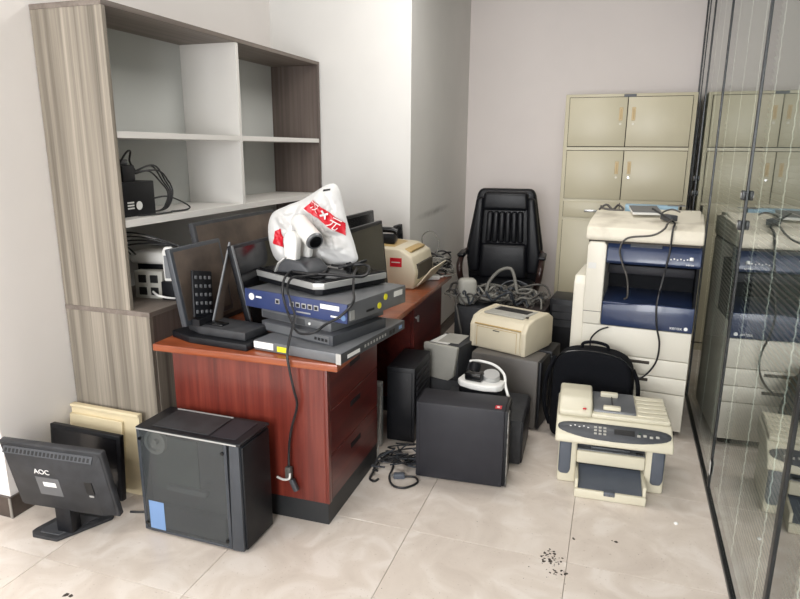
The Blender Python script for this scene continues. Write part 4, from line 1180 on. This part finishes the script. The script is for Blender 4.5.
rim = dense(bag_out, 9)
BY = 2.735
bgm = MB()
RN = 34
nr = len(rim)
ang_tab = [(math.atan2(z - bcz, x - bcx), math.hypot(x - bcx, z - bcz)) for x, z in rim]


def rim_r(a):
    best = min(ang_tab, key=lambda t: abs((t[0] - a + math.pi) % (2 * math.pi) - math.pi))
    return best[1]


def bag_front(x, z):
    a = math.atan2(z - bcz, x - bcx); r = math.hypot(x - bcx, z - bcz)
    e = max(0.0, 1 - r / rim_r(a))
    return BY - bag_depth(x, z, e)


for side in (-1, 1):
    base = len(bgm.v)
    for k in range(RN):
        f = 1 - k / RN
        for x, z in rim:
            px = bcx + (x - bcx) * f; pz_ = bcz + (z - bcz) * f
            e = 1 - f
            y = BY + side * bag_depth(px, pz_, e) * (1.0 if side < 0 else 0.8)
            bgm.v.append((px, y, pz_))
    bgm.v.append((bcx, BY + side * bag_depth(bcx, bcz, 1.0) * (1.0 if side < 0 else 0.8), bcz))
    ctr = len(bgm.v) - 1
    for k in range(RN - 1):
        for i in range(nr):
            a = base + k * nr + i; b = base + k * nr + (i + 1) % nr
            bgm.f.append([a, b, b + nr, a + nr])
    for i in range(nr):
        bgm.f.append([base + (RN - 1) * nr + i, base + (RN - 1) * nr + (i + 1) % nr, ctr])
bgt = thing('plastic_bag', 'crumpled white plastic bag with red print on top of the desk stack', 'bag', (0, 0, 0))
bgm.build('film', 'bag', bgt, 40)


def bag_patch(nm, mt_, quad, off, nu=14, nv=5):
    mb_ = MB()
    for j in range(nv + 1):
        for i in range(nu + 1):
            u = i / nu; v = j / nv
            a = Vector(quad[0]).lerp(Vector(quad[1]), u); b = Vector(quad[3]).lerp(Vector(quad[2]), u)
            p = a.lerp(b, v)
            mb_.v.append((p.x, bag_front(p.x, p.y) - off, p.y))
    for j in range(nv):
        for i in range(nu):
            a = j * (nu + 1) + i
            mb_.f.append([a, a + 1, a + nu + 2, a + nu + 1])
    return mb_.build(nm, mt_, bgt, 60)


bag_patch('red_band', 'red', [(-1.335, 1.345), (-1.192, 1.238), (-1.186, 1.180), (-1.395, 1.302)], 0.007, 40, 14)
bag_patch('red_patch', 'red', [(-1.560, 1.185), (-1.528, 1.20), (-1.50, 1.105), (-1.575, 1.125)], 0.004, 14, 14)
bag_patch('tear_hole', 'port', [(-1.30, 1.392), (-1.262, 1.397), (-1.262, 1.389), (-1.298, 1.383)], 0.003, 5, 2)
for ch_, bx0, bz0, sz in (('\u6c49', -1.328, 1.310, 0.052), ('\u2716', -1.283, 1.276, 0.040), ('\u5143', -1.232, 1.236, 0.056)):
    o = text('bag_print', ch_, sz, 'white_print', bgt, Matrix.Translation((bx0, 0, bz0)) @ Matrix.Rotation(R(-32), 4, Vector((0, -1, 0))).to_4x4() @ Matrix.Rotation(R(90), 4, 'X'), extrude=0.0)
    for v in o.data.vertices:
        v.co.y = bag_front(v.co.x, v.co.z) - 0.018

# cords over the stack
cable('power_cable', 'black cord draped over the recorder and hanging down the desk end to a plug',
      [(-1.24, 2.60, ZV + 0.012), (-1.22, 2.50, ZV + 0.010), (-1.27, 2.42, ZV + 0.012), (-1.30, 2.375, ZV + 0.010), (-1.305, 2.345, ZV - 0.03), (-1.285, 2.335, 0.93), (-1.255, 2.31, 0.88), (-1.225, 2.22, 0.84), (-1.205, 2.145, 0.78), (-1.195, 2.135, 0.72), (-1.182, 2.145, 0.62), (-1.172, 2.150, 0.55), (-1.20, 2.150, 0.45), (-1.215, 2.150, 0.37), (-1.222, 2.150, 0.26)], 0.0055)
cable('power_cable', 'black cord looping in front of the blue appliance and back over the stack',
      [(-1.38, 2.56, ZV + 0.012), (-1.36, 2.46, ZV + 0.012), (-1.345, 2.40, ZV + 0.006), (-1.34, 2.365, ZV - 0.03), (-1.325, 2.35, 0.93), (-1.27, 2.30, 0.87), (-1.20, 2.235, 0.835), (-1.12, 2.215, 0.85), (-1.08, 2.25, 0.88), (-1.03, 2.28, 0.91), (-0.98, 2.30, 0.97), (-1.03, 2.42, 1.0), (-1.08, 2.55, ZV + 0.010), (-1.12, 2.68, ZV + 0.012)], 0.0055)
cable('looped_cable', 'thick black cord looping on the right of the video recorder top',
      [(-1.19, 2.62, ZV + 0.02), (-1.10, 2.66, ZV + 0.035), (-1.04, 2.63, ZV + 0.03), (-1.03, 2.55, ZV + 0.006), (-1.09, 2.50, ZV + 0.010), (-1.17, 2.50, ZV + 0.012), (-1.26, 2.48, ZV + 0.012), (-1.36, 2.50, ZV + 0.012)], 0.007)
cable('looped_cable', 'black cord crossing the recorder top behind the conference camera',
      [(-1.14, 2.74, ZV + 0.02), (-1.09, 2.72, ZV + 0.045), (-1.15, 2.63, ZV + 0.03), (-1.24, 2.66, ZV + 0.022)], 0.006)
pl_ = thing('hanging_plug', 'dark plug hanging on its cord at the desk end panel', 'plug', (-1.222, 2.150, 0.20), 0)
MB().box(-0.014, 0.014, -0.012, 0.012, 0.005, 0.065, bev=0.005).build('plug_body', 'cable_dusty', pl_, 40)
MB().tube([(-0.055, -0.005, 0.010), (-0.02, -0.013, 0.008), (0.008, -0.015, 0.018), (0.012, -0.013, 0.042)], 0.005).build('white_tie', 'white', pl_, 60)
MB().box(0.012, 0.034, -0.010, 0.010, -0.045, 0.010, bev=0.004, rot=Matrix.Rotation(R(-25), 3, 'Y')).build('plug_end', 'grey_dark', pl_, 40)

# ------------------------------------------------------------------ things on the bookcase
ub = thing('power_backup_box', 'black box with a white round logo on the white bookcase shelf', 'box', (-2.30, 2.225, 1.268), 0)
box('housing', 'black', ub, 0, 0.205, 0, 0.285, 0.0, 0.158, bev=0.004)
MB().cyl((0.204, 0.175, 0.048), (0.2065, 0.175, 0.048), 0.020, n=20).build('round_logo', 'white_print', ub, 40)
for k in range(3):
    box('printed_line', 'white_print', ub, 0.2045, 0.206, 0.10, 0.142, 0.035 + 0.013 * k, 0.042 + 0.013 * k)
wa2 = thing('power_adapter', 'black wall adapter on top of the black box on the shelf', 'adapter', (-2.15, 2.36, 1.426), 10)
box('adapter_body', 'black', wa2, -0.05, 0.05, -0.06, 0.04, 0.0, 0.075, bev=0.008)
box('plug_face', 'grey_dark', wa2, -0.03, 0.03, -0.045, 0.02, 0.075, 0.10, bev=0.006)
MB().tube([(0.03, -0.05, 0.08), (0.05, -0.02, 0.13), (0.04, 0.03, 0.135), (0.02, 0.05, 0.09), (0.03, 0.07, 0.05)], 0.0045).build('lead', 'cable', wa2, 60)
gsh = 'leads behind the black box on the shelf'
for k in range(4):
    j = 0.02 * k
    cable('coiled_cable', 'one of the thin black leads arching down behind the black shelf box', [(-2.12, 2.42 - j, 1.46), (-2.11 + j * 0.5, 2.50 + j * 0.3, 1.47 + 0.03 * math.sin(k)), (-2.10, 2.56 + j, 1.42), (-2.09, 2.60 + j * 0.6, 1.36), (-2.10, 2.57 + j * 0.5, 1.29), (-2.13, 2.53, 1.275)], 0.004, group=gsh)
cable('long_cable', 'thin black lead snaking along the front of the white shelf', [(-2.12, 2.53, 1.34), (-2.10, 2.60, 1.345), (-2.09, 2.68, 1.32), (-2.075, 2.74, 1.285), (-2.06, 2.70, 1.274), (-2.05, 2.62, 1.274), (-2.06, 2.58, 1.274), (-2.04, 2.55, 1.274), (-2.04, 2.44, 1.274), (-2.07, 2.36, 1.274)], 0.0042)

ZL = 0.868
ps = thing('power_strip', 'white four socket power block on the low bookcase counter', 'power strip', (-2.165, 2.40, ZL), 10)
box('housing', 'grey_plastic', ps, 0, 0.145, 0, 0.06, 0.0, 0.135, bev=0.006)
for i in range(2):
    for j in range(2):
        box('socket', 'port', ps, 0.022 + 0.06 * i, 0.062 + 0.06 * i, -0.003, 0.004, 0.018 + 0.06 * j, 0.056 + 0.06 * j, bev=0.002, seg=1)
rm = thing('white_handset', 'grey and white handset standing on the low bookcase counter', 'handset', (-1.985, 2.44, ZL + 0.09), 20)
MB().prism([(-0.026, 0.0), (0.026, 0.0), (0.030, 0.14), (0.018, 0.165), (-0.018, 0.165), (-0.030, 0.14)], 'y', -0.015, 0.015, bev=0.008, seg=3).build('shell', 'white', rm, 50)
MB().prism([(-0.018, 0.015), (0.018, 0.015), (0.020, 0.125), (-0.020, 0.125)], 'y', -0.017, -0.012).build('face', 'grey_metal', rm, 50)
bb = thing('black_adapter_box', 'black adapter box below the white handset on the low counter', 'adapter', (-2.02, 2.41, ZL), 5)
box('adapter_body', 'black', bb, 0.0, 0.10, 0.0, 0.09, 0.0, 0.09, bev=0.005)
rt = thing('white_router', 'white rounded router above the power block inside the bookcase', 'router', (-2.215, 2.47, ZL), 8)
box('support', 'black', rt, 0.0, 0.16, 0.02, 0.13, 0.0, 0.155, bev=0.006)
MB().box(-0.02, 0.19, -0.02, 0.14, 0.155, 0.215, bev=0.025, seg=4).build('shell', 'white', rt, 50)
MB().tube([(0.0, -0.01, 0.19), (-0.02, -0.02, 0.26), (0.04, -0.03, 0.30), (0.14, -0.02, 0.285)], 0.006).build('antenna', 'white', rt, 60)
gls = 'leads on the low counter inside the bookcase'
for k in range(4):
    cable('dark_cable', 'one of the dark leads hanging above the white router in the bookcase', [(-2.25 + 0.03 * k, 2.42, ZL + 0.21), (-2.20, 2.36, ZL + 0.25 + 0.02 * k), (-2.10, 2.40, ZL + 0.27 + 0.015 * k), (-2.0 + 0.02 * k, 2.47, ZL + 0.255)], 0.004, group=gls)
cable('white_cable', 'white lead running from the power block along the bookcase counter', [(-2.06, 2.40, ZL + 0.04), (-2.0, 2.37, ZL + 0.03), (-1.95, 2.42, ZL + 0.012), (-1.93, 2.52, ZL + 0.006)], 0.005, 'white')

# ------------------------------------------------------------------ boxes, cable heap before the chair
k1 = tower('computer_tower', 'dark dusty computer tower under the heap of grey cables', (-1.02, 4.22, 0), -3, 0.36, 0.40, 0.50, 'black_dusty')
k2 = thing('carton', 'dark reddish carton under the right end of the cable heap', 'box', (-0.63, 4.20, 0), -3)
box('carton_body', 'carton', k2, 0, 0.24, 0, 0.40, 0, 0.515, bev=0.003)
box('lid_flap', 'carton', k2, 0.0, 0.118, 0.0, 0.40, 0.515, 0.521)
box('lid_flap', 'carton', k2, 0.122, 0.24, 0.0, 0.40, 0.515, 0.521)
k3 = tower('computer_tower', 'tall black computer tower between the cable heap and the photocopier', (-0.375, 4.36, 0), -4, 0.185, 0.26, 0.575, 'black', bev=0.006)
for k in range(3):
    box('drive_bay', 'black_dusty', k3, 0.02, 0.165, -0.004, 0.002, 0.38 + 0.055 * k, 0.425 + 0.055 * k, bev=0.001, seg=1)
ghp = 'grey cables heaped before the chair'
random.seed(21)
for k in range(44):
    pts = []
    kind = k % 3
    cx = -1.0 + 0.54 * ((k * 0.618) % 1.0); cy = 4.34 + random.uniform(-0.07, 0.10)
    z0 = 0.515 + (0.004 if cx < -0.66 else 0.012)
    if kind == 0:
        rr = random.uniform(0.07, 0.13); ph = random.random() * 6; sq = random.uniform(0.35, 0.8)
        tl = random.uniform(0.1, 0.5)
        for i in range(11):
            t = ph + i * 0.68
            pts.append((cx + rr * math.cos(t), cy + rr * sq * math.sin(t), z0 + 0.02 + 0.035 * random.random() + (math.sin(t) + 1) * rr * tl * 0.7))
    else:
        x = cx - 0.12; y = cy
        for i in range(8):
            pts.append((x, y, z0 + 0.01 + 0.08 * random.random() + 0.03 * math.sin(i * 0.8)))
            x += random.uniform(0.0, 0.07); y += random.uniform(-0.07, 0.07)
            y = min(max(y, 4.22), 4.52)
            x = min(x, -0.42)
    rad = random.choice((0.005, 0.007, 0.009))
    lb = '%s %s cable %s in the heap before the chair, %s end' % ({0.005: 'thin', 0.007: 'plain', 0.009: 'thick'}[rad], ('pale grey', 'dusty grey', 'dusty grey', 'slate blue')[k % 4], 'coiled' if kind == 0 else 'snaking', 'desk' if cx < -0.73 else 'copier')
    cable('heaped_cable', lb, pts, rad, ('cable_grey', 'cable_dusty', 'cable_dusty', 'case_blue')[k % 4], group=ghp)
for k, (x, y, rz_, sx, sy, sz, lb) in enumerate(((-0.95, 4.30, 25, 0.13, 0.10, 0.19, 'rounded grey speaker at the desk end of the cable heap'), (-0.66, 4.38, -20, 0.16, 0.06, 0.06, 'long grey adapter lying in the middle of the cable heap'), (-0.52, 4.34, 40, 0.06, 0.10, 0.05, 'small grey adapter at the right of the cable heap'))):
    g_ = thing('grey_adapter' if k else 'grey_speaker', lb, 'adapter' if k else 'speaker', (x, y, 0.521 if x > -0.66 else 0.50), rz_)
    box('body', 'grey_plastic' if k == 0 else 'cable_grey', g_, -sx / 2, sx / 2, -sy / 2, sy / 2, 0.0 if k == 0 else 0.0, sz, bev=min(sx, sy, sz) * 0.35, seg=4, smooth=60)
    box('end_cap', 'grey_dark', g_, sx / 2 - 0.008, sx / 2 + 0.004, -sy / 4, sy / 4, sz * 0.3, sz * 0.7, bev=0.003)
hs = thing('grey_handset', 'bent pale grey handset standing up out of the cable heap before the chair', 'handset', (-0.70, 4.36, 0.54), 0)
MB().tube([(-0.12, -0.02, 0.05), (-0.105, 0.0, 0.12), (-0.04, 0.01, 0.200), (0.03, 0.01, 0.225), (0.065, 0.0, 0.19), (0.10, -0.02, 0.06)], 0.012, n=8).build('grip', 'cable_grey', hs, 60)
MB().tube([(-0.10, -0.03, 0.03), (0.0, -0.04, 0.012), (0.09, -0.03, 0.03)], 0.02, n=8).build('cradle', 'cable_grey', hs, 60)
box('body', 'cable_dusty', hs, -0.10, 0.10, -0.02, 0.10, -0.02, 0.05, bev=0.015, seg=3)
cable('hanging_cable', 'dusty cable hanging from the heap beside the small laser printer', [(-0.97, 4.30, 0.60), (-1.0, 4.18, 0.56), (-0.96, 4.10, 0.44), (-0.93, 4.08, 0.30), (-0.95, 4.06, 0.15), (-0.97, 4.05, 0.01)], 0.007, 'cable_dusty')

# ------------------------------------------------------------------ dirt on the floor
dm = MB()
random.seed(5)


def crumb(x, y, s):
    n = 6
    b = len(dm.v)
    for i in range(n):
        t = 2 * math.pi * i / n
        r_ = s * random.uniform(0.5, 1.2)
        dm.v.append((x + r_ * math.cos(t), y + r_ * math.sin(t), 0.0002))
    dm.v.append((x, y, 0.0002 + s * 0.35))
    for i in range(n):
        dm.f.append([b + i, b + (i + 1) % n, b + n])


for _ in range(34):
    crumb(-0.135 + random.gauss(0, 0.018), 2.265 + random.gauss(0, 0.022), random.uniform(0.003, 0.0085))
for _ in range(16):
    crumb(-0.10 + random.gauss(0, 0.022), 2.19 + random.gauss(0, 0.014), random.uniform(0.003, 0.0085))
for _ in range(24):
    crumb(-0.125 + random.gauss(0, 0.04), 2.225 + random.gauss(0, 0.05), random.uniform(0.001, 0.004))
for x, y, s in ((-0.054, 2.436, 0.007), (-0.05, 2.43, 0.006), (0.116, 2.467, 0.009), (0.10, 2.47, 0.005), (-1.771, 1.474, 0.012), (-1.75, 1.478, 0.009)):
    crumb(x, y, s)
for _ in range(60):
    crumb(random.uniform(-1.2, 0.45), random.uniform(1.7, 2.8), random.uniform(0.0008, 0.0022))
o = dm.build('floor_dirt', 'dirt')
o['kind'] = 'stuff'
tag(o, 'scattered dark crumbs of dirt on the pale floor tiles', 'dirt')
wp = MB().lathe([(0.008, 0.0), (0.010, 0.004), (0.006, 0.008), (0.001, 0.009)], 0.362, 2.689, 8).build('paper_scrap', 'white_print', None, 40)
tag(wp, 'tiny white paper scrap on the floor by the glass', 'scrap')
